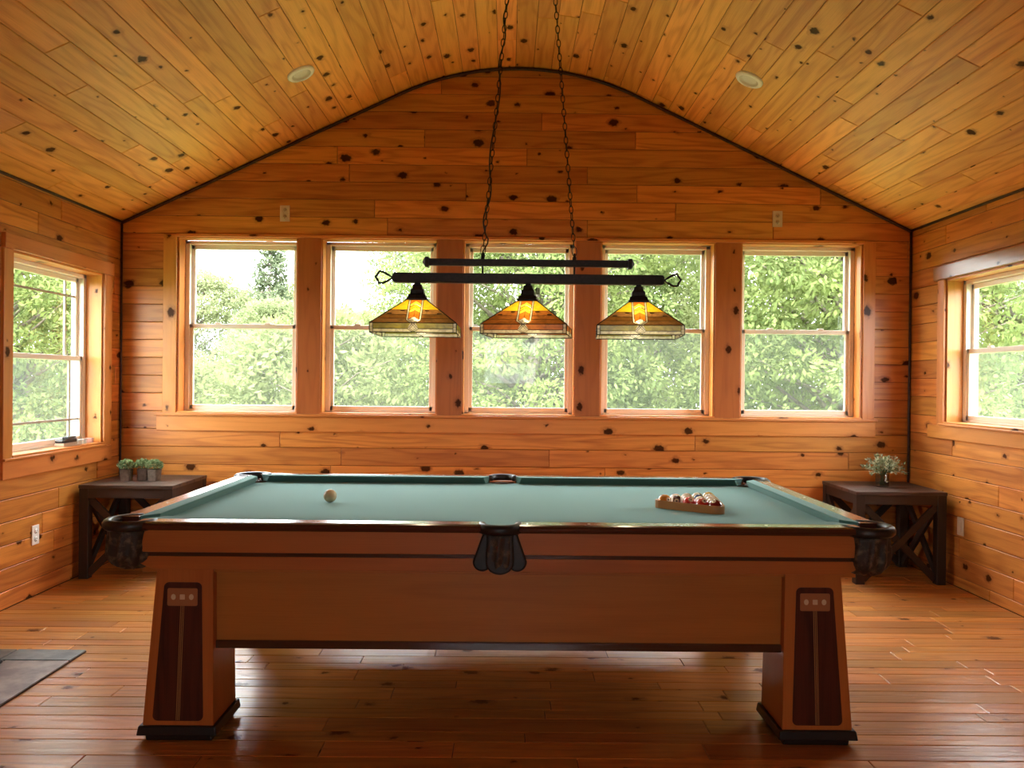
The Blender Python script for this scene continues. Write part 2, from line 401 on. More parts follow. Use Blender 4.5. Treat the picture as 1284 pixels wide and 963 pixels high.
# dark bead along corners and where the gable meets the ceiling ----------------
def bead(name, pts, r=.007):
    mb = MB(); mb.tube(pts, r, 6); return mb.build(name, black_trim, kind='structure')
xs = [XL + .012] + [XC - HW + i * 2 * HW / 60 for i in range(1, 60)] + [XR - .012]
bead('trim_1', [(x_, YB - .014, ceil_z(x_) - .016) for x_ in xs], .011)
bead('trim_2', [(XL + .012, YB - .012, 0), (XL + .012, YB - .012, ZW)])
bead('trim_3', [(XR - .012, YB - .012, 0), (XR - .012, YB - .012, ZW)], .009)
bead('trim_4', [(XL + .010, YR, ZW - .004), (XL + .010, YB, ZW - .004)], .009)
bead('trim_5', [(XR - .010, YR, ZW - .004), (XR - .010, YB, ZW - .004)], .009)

# ---------------------------------------------------------------- windows
portals = []
def window(name, W, u0, u1, z0, z1, muntins=False, screen=True, near=False):
    """W(u, d, z) maps wall coordinates (along, outward depth, up) to the room"""
    root = empty(name, W((u0 + u1) / 2, 0, z0)); root['kind'] = 'structure'
    inv = -Vector(root.location)
    def bx(mb, a, b, d0, d1, c, d, ax=0):
        p = [W(a, d0, c), W(b, d1, d)]
        lo = [min(p[0][i], p[1][i]) + inv[i] for i in range(3)]; hi = [max(p[0][i], p[1][i]) + inv[i] for i in range(3)]
        mb.box(lo[0], hi[0], lo[1], hi[1], lo[2], hi[2], ax=ax)
    along = 0 if abs((W(1, 0, 0) - W(0, 0, 0)).x) > .5 else 1
    f = .032; D = .105
    m = MB()      # wooden jamb liner
    t_ = .012
    bx(m, u0, u0 + t_, 0, D, z0, z1, 2); bx(m, u1 - t_, u1, 0, D, z0, z1, 2); bx(m, u0, u1, 0, D, z1 - t_, z1, along); bx(m, u0, u1, -.018, D, z0 - .0, z0 + .014, along)
    m.build('jamb', pine_trim, root, bevel=.001)
    m = MB()
    a, b, c, d = u0 + t_, u1 - t_, z0 + .014, z1 - t_
    for q in ((a, a + f, c, d), (b - f, b, c, d), (a, b, d - f * .8, d), (a, b, c, c + .012)): bx(m, q[0], q[1], D, TH + .02, q[2], q[3])
    m.build('window_frame', vinyl, root, bevel=.003)
    mid = (z0 + z1) / 2
    for nm, s0, s1, dd in (('lower_sash', c + .012, mid + .016, D + .008), ('upper_sash', mid - .016, d - f * .8, D + .038)):
        m = MB(); st = .034; a2, b2 = a + f - .008, b - f + .008
        bx(m, a2, a2 + st, dd, dd + .028, s0, s1); bx(m, b2 - st, b2, dd, dd + .028, s0, s1)
        bx(m, a2, b2, dd, dd + .028, s0, s0 + (.034 if nm == 'lower_sash' else .03)); bx(m, a2, b2, dd, dd + .028, s1 - .032, s1)
        sash = m.build(nm, vinyl, root, bevel=.004)
        m = MB(); bx(m, a2 + .01, b2 - .01, dd + .012, dd + .015, s0 + .01, s1 - .01); m.build('pane', glass, sash)
        if nm == 'lower_sash':
            m = MB(); bx(m, a2, b2, TH + .004, TH + .006, s0, s1); m.build('insect_screen', screen_m, root)
        if nm == 'lower_sash' and not muntins:
            m = MB()
            for k in (.27, .73): bx(m, a2 + (b2 - a2) * k - .022, a2 + (b2 - a2) * k + .022, dd - .004, dd + .018, s1, s1 + .012)
            m.build('sash_lock', vinyl, sash, bevel=.003)
        if muntins:
            m = MB(); w_ = .007
            vz = s1 - .13 if nm == 'upper_sash' else s0 + .15
            bx(m, a2, b2, dd + .008, dd + .02, vz - w_, vz + w_)
            for uu in (a2 + .15, b2 - .15): bx(m, uu - w_, uu + w_, dd + .0075, dd + .0205, s0, s1)
            m.build('muntin', mat('grey muntin', (.38, .33, .27), .5) if 'grey muntin' not in bpy.data.materials else bpy.data.materials['grey muntin'], sash)
    # added unseen portal: guides sky sampling through the opening, emits nothing
    c0, c1 = W((u0 + u1) / 2, TH + .03, (z0 + z1) / 2), W((u0 + u1) / 2, TH - 1, (z0 + z1) / 2)
    l = bpy.data.lights.new('portal', 'AREA'); l.shape = 'RECTANGLE'; l.size = u1 - u0; l.size_y = z1 - z0; l.energy = 1; l.cycles.is_portal = True
    o = bpy.data.objects.new('portal', l); COL.objects.link(o); o.location = c0; o.rotation_euler = (c1 - c0).to_track_quat('-Z', 'Z').to_euler()
    return root
WB = lambda u, d, z: Vector((u, YB + d, z))
WL = lambda u, d, z: Vector((XL - d, u, z))
WR = lambda u, d, z: Vector((XR + d, u, z))
WF = lambda u, d, z: Vector((u, YR - d, z))
for i, (a, b) in enumerate(WX): window('window_%d' % (i + 1), WB, a, b, WZ0, WZ1)
window('window_6', WL, *LWIN, muntins=True)
window('window_7', WR, *RWIN)
for i, q in enumerate(SIDE2): window('window_%d' % (8 + 2 * i), WL, *q); window('window_%d' % (9 + 2 * i), WR, *q)
for i, q in enumerate(REAR_ADDED): window('window_%d' % (12 + i), WF, *q)  # added rear window, unseen, there for its daylight

# casings ---------------------------------------------------------------
def trim(name, boxes, m=pine_trim, bevel=.003):
    mb = MB()
    for b in boxes: mb.box(*b[:6], ax=b[6])
    return mb.build(name, m, bevel=bevel, kind='structure')
y = YB
trim('trim_6', [(WX[0][0] - .10, WX[0][0] - .004, y - .016, y + .004, WZ0, WZ1 + .01, 2)])
trim('trim_7', [(WX[4][1] + .004, WX[4][1] + .09, y - .016, y + .004, WZ0, WZ1 + .01, 2)])
trim('trim_8', [(WX[0][0] - .006, WX[4][1] + .006, y - .022, y + .004, WZ1 - .004, WZ1 + .018, 0)])
trim('trim_9', [(WX[0][0] - .15, WX[4][1] + .11, y - .034, y + .004, WZ0 - .016, WZ0 + .004, 0), (WX[0][0] - .14, WX[4][1] + .10, y - .018, y + .004, WZ0 - .125, WZ0 - .017, 0)])
for i in range(4):
    trim('trim_%d' % (10 + i), [(WX[i][1] - .002, WX[i + 1][0] + .002, y - .010, y + .15, WZ0, WZ1 - .004, 2)], post_m)
# left window casing
a, b, c, d = LWIN
x0, x1 = XL - .004, XL + .018
trim('trim_14', [(x0, x1, b + .004, b + .105, c, d, 2), (x0, x1, a - .09, a - .004, c, d, 2), (x0, x1 + .006, a - .09, b + .12, d + .001, d + .085, 1), (x0, x1, a - .09, b + .11, c - .115, c - .012, 1)])
trim('trim_15', [(x0, x1 + .012, a - .09, b + .02, c - .012, c + .001, 1)])
a, b, c, d = RWIN
x0, x1 = XR - .018, XR + .004
trim('trim_16', [(x0, x1, b + .004, b + .085, c, d, 2), (x0, x1, a - .09, a - .004, c, d, 2), (x0, x1, a - .09, b + .20, c - .10, c - .012, 1)])
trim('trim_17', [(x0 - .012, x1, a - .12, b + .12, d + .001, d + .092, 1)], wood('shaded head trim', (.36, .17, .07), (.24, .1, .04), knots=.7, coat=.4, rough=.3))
trim('trim_18', [(x0 - .012, x1, a - .09, b + .05, c - .012, c + .001, 1)])

# ================================================================ POOL TABLE
TX, TY = -.02, 3.60
def pool_table():
    root = thing('pool_table', 'antique wooden pool table with green cloth, leather pockets and inlaid tapered legs', 'pool table', (TX, TY, 0))
    ZB, ZR = .757, .792
    # bed: cloth outline with bites for the six pockets
    pk = [(-1.31, -.675), (0, -.715), (1.31, -.675), (1.31, .675), (0, .715), (-1.31, .675)]
    pr = [.075, .062, .075, .075, .062, .075]
    X, Y = 1.33, .695
    loop = []
    def inpk(p): return any(math.hypot(p[0] - c[0], p[1] - c[1]) < r for c, r in zip(pk, pr))
    n = 0
    edge = []
    def seg(p, q, N=400):
        for i in range(N): edge.append((p[0] + (q[0] - p[0]) * i / N, p[1] + (q[1] - p[1]) * i / N))
    seg((-X, -Y), (X, -Y)); seg((X, -Y), (X, Y), 200); seg((X, Y), (-X, Y)); seg((-X, Y), (-X, -Y), 200)
    # start outside any pocket
    s0 = next(i for i, p in enumerate(edge) if not inpk(p)); edge = edge[s0:] + edge[:s0]
    i = 0
    while i < len(edge):
        if not inpk(edge[i]):
            if i % 40 == 0 or inpk(edge[(i + 1) % len(edge)]) or inpk(edge[i - 1]): loop.append(edge[i])
            i += 1
        else:
            j = i
            while j < len(edge) and inpk(edge[j]): j += 1
            p, q = edge[i - 1], edge[j % len(edge)]
            k = min(range(6), key=lambda k: math.hypot(p[0] - pk[k][0], p[1] - pk[k][1])); c = pk[k]
            a0 = math.atan2(p[1] - c[1], p[0] - c[0]); a1 = math.atan2(q[1] - c[1], q[0] - c[0])
            ac = math.atan2(-c[1], -c[0] if abs(c[0]) > .1 else 0)      # towards the table's middle
            def unw(a, ref):
                while a - ref > PI: a -= 2 * PI
                while a - ref < -PI: a += 2 * PI
                return a
            a0 = unw(a0, ac); a1 = unw(a1, ac)
            for t in range(0, 13): 
                a = a0 + (a1 - a0) * t / 12; loop.append((c[0] + pr[k] * math.cos(a), c[1] + pr[k] * math.sin(a)))
            i = j
    mb = MB(); mb.prism([(p[0], p[1], ZB) for p in loop], (0, 0, -.03))
    mb.build('bed_cloth', felt, root)
    # slate bed under the cloth, apron and cornice
    mb = MB()
    mb.box(-1.30, 1.30, -.742, -.70, .682, .766); mb.box(-1.30, 1.30, .70, .742, .682, .766)
    mb.box(-1.375, -1.33, -.63, .63, .682, .766, ax=1); mb.box(1.33, 1.375, -.63, .63, .682, .766, ax=1)
    mb.build('apron', tbl_wood, root, bevel=.003)
    mb = MB(); mb.box(-1.30, 1.30, -.732, .732, .667, .684); mb.box(-1.36, 1.36, -.62, .62, .667, .684); mb.build('dark_band', mahog, root)
    mb = MB()
    for s in (-1, 1):
        prof_ = [(-1.305, .667), (1.305, .667), (1.295, .650), (1.262, .632), (1.225, .620), (-1.225, .620), (-1.262, .632), (-1.295, .650)]
        mb.prism([(p[0], s * .735, p[1]) for p in (prof_ if s > 0 else prof_[::-1])], (0, -s * .05, 0))
    mb.box(-1.355, -1.29, -.60, .60, .622, .667, ax=1); mb.box(1.29, 1.355, -.60, .60, .622, .667, ax=1)
    mb.box(-1.29, 1.29, -.69, .69, .60, .66)
    mb.build('cornice', tbl_wood, root, bevel=.002)
    mb = MB(); mb.box(-1.03, 1.03, -.668, .668, .335, .622); mb.box(-1.20, 1.20, -.50, .50, .335, .622); mb.build('body_panel', tbl_wood, root, bevel=.002)
    mb = MB(); mb.box(-1.03, 1.03, -.680, .680, .322, .350); mb.box(-1.21, 1.21, -.51, .51, .322, .350)
    mb.build('bottom_moulding', mahog, root, bevel=.003)
    # wooden rails and cushions
    gap_c, gap_s = .105, .075
    def rail(x0, x1, s):     # long rails, s=-1 front
        P = [(.685, ZR), (.750, ZR), (.762, ZR - .004), (.768, ZR - .013), (.766, ZR - .022), (.756, ZR - .030), (.685, ZR - .032)]
        mb = MB(); mb.prism([(x0, s * p[0], p[1]) for p in (P if s < 0 else P[::-1])], (x1 - x0, 0, 0), ax=0)
        r_ = mb.build('rail', mahog, root, bevel=.0015)
        # sight dots
        for k in (1, 2, 3):
            xx = (-1 if x0 < 0 else 1) * k * .3175
            m2 = MB(); m2.lathe([(.0055, ZR + .0006), (.0, ZR + .0008)], (xx, s * .722, 0), 10); m2.build('sight', ivory, r_)
        mb = MB(); cx0 = x0 - (0.02 if x0 > -1 and x0 < .2 and x0 > 0 else 0)
        # cushion: profile by distance from the nose
        prof_ = [(.635, ZR + .001), (.635, ZR - .007), (.652, ZB + .001), (.70, ZB + .001), (.69, ZR + .0005)]
        ins = {.635: 1., .652: .7, .70: 0., .69: 0.}
        def end(x, sgn, corner):
            k = .06 if corner else .03
            return [(x + sgn * k * ins[p[0]] + sgn * (0 if not corner else 0), s * p[0], p[1]) for p in prof_]
        cl = x0 < -1; cr = x1 > 1
        mb.loft([end(x0, 1, cl), end(x1, -1, cr)] if s < 0 else [end(x1, -1, cr), end(x0, 1, cl)], True, True, smooth=False)
        mb.build('cushion', felt, root, bevel=.002)
    for s in (-1, 1):
        rail(-1.285, -.068, s); rail(.068, 1.285, s)
    for s in (-1, 1):       # end rails
        P = [(1.32, ZR), (1.385, ZR), (1.397, ZR - .004), (1.403, ZR - .013), (1.401, ZR - .022), (1.391, ZR - .030), (1.32, ZR - .032)]
        mb = MB(); mb.prism([(s * p[0], -.65, p[1]) for p in (P[::-1] if s < 0 else P)], (0, 1.30, 0), ax=1)
        r_ = mb.build('rail', mahog, root, bevel=.0015)
        for k in (-1, 0, 1):
            m2 = MB(); m2.lathe([(.0055, ZR + .0006), (.0, ZR + .0008)], (s * 1.357, k * .3175, 0), 10); m2.build('sight', ivory, r_)
        prof_ = [(1.27, ZR + .001), (1.27, ZR - .007), (1.287, ZB + .001), (1.335, ZB + .001), (1.325, ZR + .0005)]
        ins = {1.27: 1., 1.287: .7, 1.335: 0., 1.325: 0.}
        A = [(s * p[0], -.645 + .06 * ins[p[0]], p[1]) for p in prof_]; B_ = [(s * p[0], .645 - .06 * ins[p[0]], p[1]) for p in prof_]
        mb = MB(); mb.loft([A, B_] if s > 0 else [B_, A], True, True, smooth=False); mb.build('cushion', felt, root, bevel=.002)
    # pockets
    def arc_pts(c, r, a0, a1, z, n=16): return [(c[0] + r * math.cos(a0 + (a1 - a0) * k / n), c[1] + r * math.sin(a0 + (a1 - a0) * k / n), z) for k in range(n + 1)]
    def pouch(c, outward, r, corner):
        # leather-covered iron round the back of the pocket
        span = 2.25 if corner else 1.75
        rings = []
        N = 22
        for k in range(N + 1):
            a = outward - span + 2 * span * k / N
            ca, sa = math.cos(a), math.sin(a)
            pr_ = []
            for (dr, dz) in ((-.012, -.005), (-.006, .002), (.006, .004), (.016, -.002), (.021, -.012), (.019, -.026), (.010, -.034), (-.008, -.034), (-.012, -.02)):
                rr = r + dr
                pr_.append((c[0] + ca * rr, c[1] + sa * rr, ZR + dz))
            rings.append(pr_)
        mb = MB(); mb.loft(rings, True, True); p_ = mb.build('pocket', leather, root)
        # dark liner inside
        rings = []
        for z, q in ((ZR - .004, r - .004), (ZB - .02, r - .004), (ZB - .09, r - .012)):
            rings.append([(c[0] + math.cos(2 * PI * k / 28) * q, c[1] + math.sin(2 * PI * k / 28) * q, z) for k in range(28)])
        half = [[p for p in ring] for ring in rings[1:]]
        mb = MB(); mb.loft(half, True, False); mb.face(half[-1][::-1], 0)
        a_ = [arc_pts(c, r - .010, outward - 1.75, outward + 1.75, z, 16) for z in (ZB - .02, ZR - .006)]
        mb.loft(a_, False, False)
        mb.build('pocket_liner', leather_in, p_)
        # hanging leather: gathered bag
        rings = []
        nn = 60
        for j, (z, q) in enumerate(((.760, 1.02), (.742, 1.0), (.72, 1.0), (.695, 1.02), (.672, 1.02), (.652, .96), (.634, .80), (.622, .46), (.618, .1))):
            ring = []
            for k in range(nn):
                a = 2 * PI * k / nn
                pl = 1 + (.075 * math.sin(a * 11 + j * .3) + .03 * math.sin(a * 23 + j)) * min(1, j / 2.)
                ring.append((c[0] + math.cos(a) * r * q * pl, c[1] + math.sin(a) * r * q * pl, z + .008 * math.sin(a * 7) * (j / 8.)))
            rings.append(ring)
        mb = MB(); mb.loft(rings[::-1], True, True); mb.build('pocket_bag', leather_net, p_)
        return p_
    leather_net = speckle('leather fringe with lit folds', (.035, .022, .014), (.20, .14, .08), 35, .6, .5, lo=.45, hi=.75)  # tan speckle paints the light on the folds into the leather colour
    for sx in (-1, 1):
        for sy in (-1, 1): pouch((sx * 1.322, sy * .688), math.atan2(sy * .9, sx), .083, True)
    for sy in (-1, 1):
        c = (0, sy * .715); p_ = pouch(c, sy * PI / 2, .064, False)
        # three flared leather lobes outside the side pocket
        mb = MB()
        for (cx, cz, rx, rz, dy) in ((-.062, .672, .034, .050, .012), (.062, .672, .034, .050, .012), (0, .672, .05, .062, .026)):
            prof_ = [(-.04 * (1 if cx == 0 else .5), .765), (.04 * (1 if cx == 0 else .5), .765)]
            top = .762; pts = []
            for k in range(13):
                a = -k * PI / 12
                pts.append((cx + rx * math.cos(a), cz - .012 + rz * .7 * math.sin(a)))
            tx = cx * .55; wt = .026 if cx else .046
            pts = [(tx + wt, top)] + pts + [(tx - wt, top)]
            yy = sy * (.745 + dy)
            q = [(p[0], yy, p[1]) for p in pts]
            mb.prism(q if sy > 0 else q[::-1], (0, -sy * .02, 0))
        mb.build('pocket_flap', leather, p_, bevel=.008, seg=3)
    # legs
    for sx in (-1, 1):
        for sy in (-1, 1):
            def Q(x, y, z): return (sx * x, sy * y, z)
            def hx(mb, b, t, ax=2, m=0):
                if sx * sy < 0: b, t = b[::-1], t[::-1]
                mb.hexa(b, t, ax, m)
            yf, yk = .712, .47
            mb = MB()
            hx(mb, [Q(1.022, yk, .05), Q(1.275, yk, .05), Q(1.275, yf, .05), Q(1.022, yf, .05)], [Q(1.030, yk + .01, .622), Q(1.232, yk + .01, .622), Q(1.232, yf - .012, .622), Q(1.030, yf - .012, .622)])
            leg = mb.build('leg', tbl_wood, root, bevel=.003)
            mb = MB()
            hx(mb, [Q(1.005, yk - .015, .022), Q(1.292, yk - .015, .022), Q(1.292, yf + .015, .022), Q(1.005, yf + .015, .022)], [Q(1.010, yk - .01, .056), Q(1.286, yk - .01, .056), Q(1.286, yf + .010, .056), Q(1.010, yf + .010, .056)])
            for (a, b) in ((yk, yk + .07), (yf - .10, yf)):
                hx(mb, [Q(1.025, a, 0), Q(1.262, a, 0), Q(1.262, b, 0), Q(1.025, b, 0)], [Q(1.03, a, .023), Q(1.266, a, .023), Q(1.266, b, .023), Q(1.03, b, .023)])
            mb.build('foot', base_m, leg, bevel=.005)
            # inlays lie on the slightly raked front face
            def fy(z): return yf - .012 * (z - .05) / .572
            def plate(pts, out, th, name, m, par):
                mb = MB(); a = [Q(p[0], fy(p[1]) + out, p[1]) for p in pts]; b = [Q(p[0], fy(p[1]) + out - th, p[1]) for p in pts]
                mb.loft([a, b], True, True, smooth=False, ax=2); return mb.build(name, m, par)
            def rr(x0b, x1b, x0t, x1t, z0, z1, r=.018):
                pts = []
                for (cx, cz, a0) in ((x1b - r, z0 + r, -PI / 2), (x1t - r, z1 - r, 0), (x0t + r, z1 - r, PI / 2), (x0b + r, z0 + r, PI)):
                    for k in range(6):
                        a = a0 + k * PI / 10; pts.append((cx + r * math.cos(a), cz + r * math.sin(a)))
                return pts
            inl = plate(rr(1.058, 1.238, 1.070, 1.205, .072, .566), .0015, .004, 'inlay_panel', walnut, leg)
            plate(rr(1.084, 1.192, 1.084, 1.192, .482, .545, .006), .0028, .004, 'inlay_plate', plate_m, leg)
            for k, cx in enumerate((1.106, 1.138, 1.170)):
                if k == 1: pts = rr(cx - .009, cx + .009, cx - .009, cx + .009, .505, .523, .002)
                else: pts = [(cx + .0085 * math.cos(a), .514 + .0105 * math.sin(a)) for a in [i * PI / 8 for i in range(16)]]
                plate(pts, .0038, .004, 'inlay_dot', ivory, leg)
            mb = MB()
            for dx in (-.0055, 0, .0055):
                pts = [(1.148 + dx - .0009, .074), (1.148 + dx + .0009, .074), (1.138 + dx + .0009, .482), (1.138 + dx - .0009, .482)]
                a = [Q(p[0], fy(p[1]) + .0024, p[1]) for p in pts]; b = [Q(p[0], fy(p[1]) - .001, p[1]) for p in pts]
                mb.loft([a, b], True, True, smooth=False)
            mb.build('inlay_line', line_m, leg)
    return root
pool_table()
BEDZ = .7575

# ---------------------------------------------------------------- balls and rack
BR = .0286
def ball_mat(name, col, stripe=False, spot=True):
    m = mat(name, col, .12, Coat_Weight=.6); t = NT(m)
    tc = t.node('ShaderNodeTexCoord'); sp = t.node('ShaderNodeSeparateXYZ'); t.l.new(tc.outputs['Object'], sp.inputs[0])
    x_, y_, z_ = sp.outputs
    ivory_c = (.80, .68, .50)
    c = None
    if stripe:
        band = t.math('LESS_THAN', t.math('ABSOLUTE', x_), BR * .52); c = t.mix(band, ivory_c, col)
    else: c = t.mix(0., col, col)
    if spot:
        r2 = t.math('SQRT', t.math('ADD', t.math('POWER', x_, 2), t.math('POWER', y_, 2)))
        c = t.mix(t.math('LESS_THAN', r2, BR * .36), c, ivory_c)
        ringm = t.math('MULTIPLY', t.math('LESS_THAN', r2, BR * .14), 1.); c = t.mix(ringm, c, (.05, .03, .02))
    t.l.new(c, t.b.inputs['Base Color']); return m
def ball(name, m, loc, rot, label, cat, group=None):
    mb = MB(); n = 28; rings = []
    for j in range(1, 16):
        a = PI * j / 16; rings.append([(BR * math.sin(a) * math.cos(2 * PI * k / n), BR * math.sin(a) * math.sin(2 * PI * k / n), BR * math.cos(a)) for k in range(n)])
    mb.loft(rings[::-1], True, False)
    for z, rg, fl in ((BR, rings[0], False), (-BR, rings[-1], True)):
        for k in range(n):
            p = [(0, 0, z), rg[k], rg[(k + 1) % n]]; mb.face(p[::-1] if fl else p, smooth=True)
    o = mb.build(name, m, loc=loc); o.rotation_euler = rot; tag(o, label, cat, group); return o
ball('cue_ball', speckle('aged ivory', (.62, .50, .30), (.55, .42, .24), 30, .15, 0), (-.777, 3.56, BEDZ + BR), (0, 0, 0), 'cream cue ball alone on the left side of the green cloth', 'ball')
A_, B_ = Vector((.642, 3.506, 0)), Vector((.893, 3.316, 0))
e1 = (B_ - A_).normalized(); e2 = Vector((-e1.y, e1.x, 0))
side = (B_ - A_).length; tri_h = side * math.sqrt(3) / 2
cen = (A_ + B_) / 2 + e2 * tri_h / 3
D_ = 2 * BR + .0006
BC = {'o': (.55, .20, .03), 'dk': (.05, .02, .02), 'r': (.55, .03, .02), 'm': (.20, .02, .02), 'bl': (.03, .05, .16), 'g': (.03, .14, .06), 'p': (.13, .03, .12), 'y': (.72, .45, .06), 'b': (.015, .012, .012)}
rows = [[('o', 0), ('dk', 1), ('r', 0), ('r', 0), ('m', 0)], [('m', 1), ('r', 1), ('bl', 1), ('m', 1)], [('o', 1), ('bl', 0), ('p', 1)], [('g', 1), ('y', 1)], [('y', 0)]]
ordn = ['left end', 'second', 'third', 'fourth', 'right end']
rown = ['nearest row', 'second row', 'middle row', 'pair near the far corner', 'far corner']
colname = {'o': 'orange', 'dk': 'black', 'r': 'red', 'm': 'maroon', 'bl': 'blue', 'g': 'green', 'p': 'purple', 'y': 'yellow'}
bm_cache = {}
for i, row in enumerate(rows):
    n = len(row)
    for j, (ck, st) in enumerate(row):
        if (ck, st) not in bm_cache: bm_cache[(ck, st)] = ball_mat('ball %s %s' % (colname[ck], 'striped' if st else 'solid'), BC[ck], bool(st))
        off = e1 * ((j - (n - 1) / 2) * D_) + e2 * ((i - 4 / 3.) * D_ * math.sqrt(3) / 2)
        # rows run along AB; the triangle's centroid sits one third up
        p = cen + off
        pos = 'at the %s of the %s' % (['left end', 'right end'][j > 0] if j in (0, n - 1) else ['', 'second place', 'third place', 'fourth place'][j], rown[i])
        if n == 1: pos = 'alone in the far corner'
        if n == 2: pos = 'at the %s of the two-ball row' % ('left' if j == 0 else 'right')
        rot = (R.uniform(.5, 1.3), R.uniform(-.5, .5), R.uniform(-.6, .6)) if not (i == 0 and j == 1) else (1.25, 0, -.25)
        if st and not (i == 0 and j == 1): rot = (R.uniform(-.4, .4), R.uniform(.6, 1.3), R.uniform(.2, 1.2))
        ball('billiard_ball', bm_cache[(ck, st)], (p.x, p.y, BEDZ + BR), rot,
             '%s %s ball %s in the wooden rack' % (colname[ck], 'striped' if st else 'solid', pos), 'ball', 'racked billiard balls')
def rack():
    m = wood('rack wood', (.50, .20, .05), (.33, .11, .025), knots=0, rough=.3, coat=.4)
    inr = 4 * D_ / math.sqrt(3) / 2 + BR + .0008         # inner inradius
    mb = MB()
    def outline(inradius, rc):
        pts = []
        Rc = 2 * (inradius - rc)
        for k in range(3):
            a = -PI / 2 - PI / 3 + k * 2 * PI / 3
            cx, cy_ = Rc * math.cos(a), Rc * math.sin(a)
            for q in range(9):
                b = a - PI / 3 + q * (2 * PI / 3) / 8; pts.append((cx + rc * math.cos(b), cy_ + rc * math.sin(b)))
        return pts
    o_, i_ = outline(inr + .009, BR + .008), outline(inr, BR + .0005)
    z0, z1 = 0, .034
    rings = [[(p[0], p[1], z0) for p in o_], [(p[0], p[1], z1) for p in o_], [(p[0], p[1], z1) for p in i_], [(p[0], p[1], z0) for p in i_], [(p[0], p[1], z0) for p in o_]]
    n = len(o_); vs = [p for r in rings[:4] for p in r]; fs = []
    for a in range(4):
        for k in range(n):
            k2 = (k + 1) % n; fs.append((a * n + k, a * n + k2, ((a + 1) % 4) * n + k2, ((a + 1) % 4) * n + k))
    mb.raw(vs, fs)
    o = mb.build('ball_rack', m, loc=(cen.x, cen.y, BEDZ), bevel=.0015)
    o.rotation_euler = (0, 0, math.atan2(e1.y, e1.x))
    tag(o, 'triangular wooden rack holding billiard balls on the green cloth', 'rack')
rack()

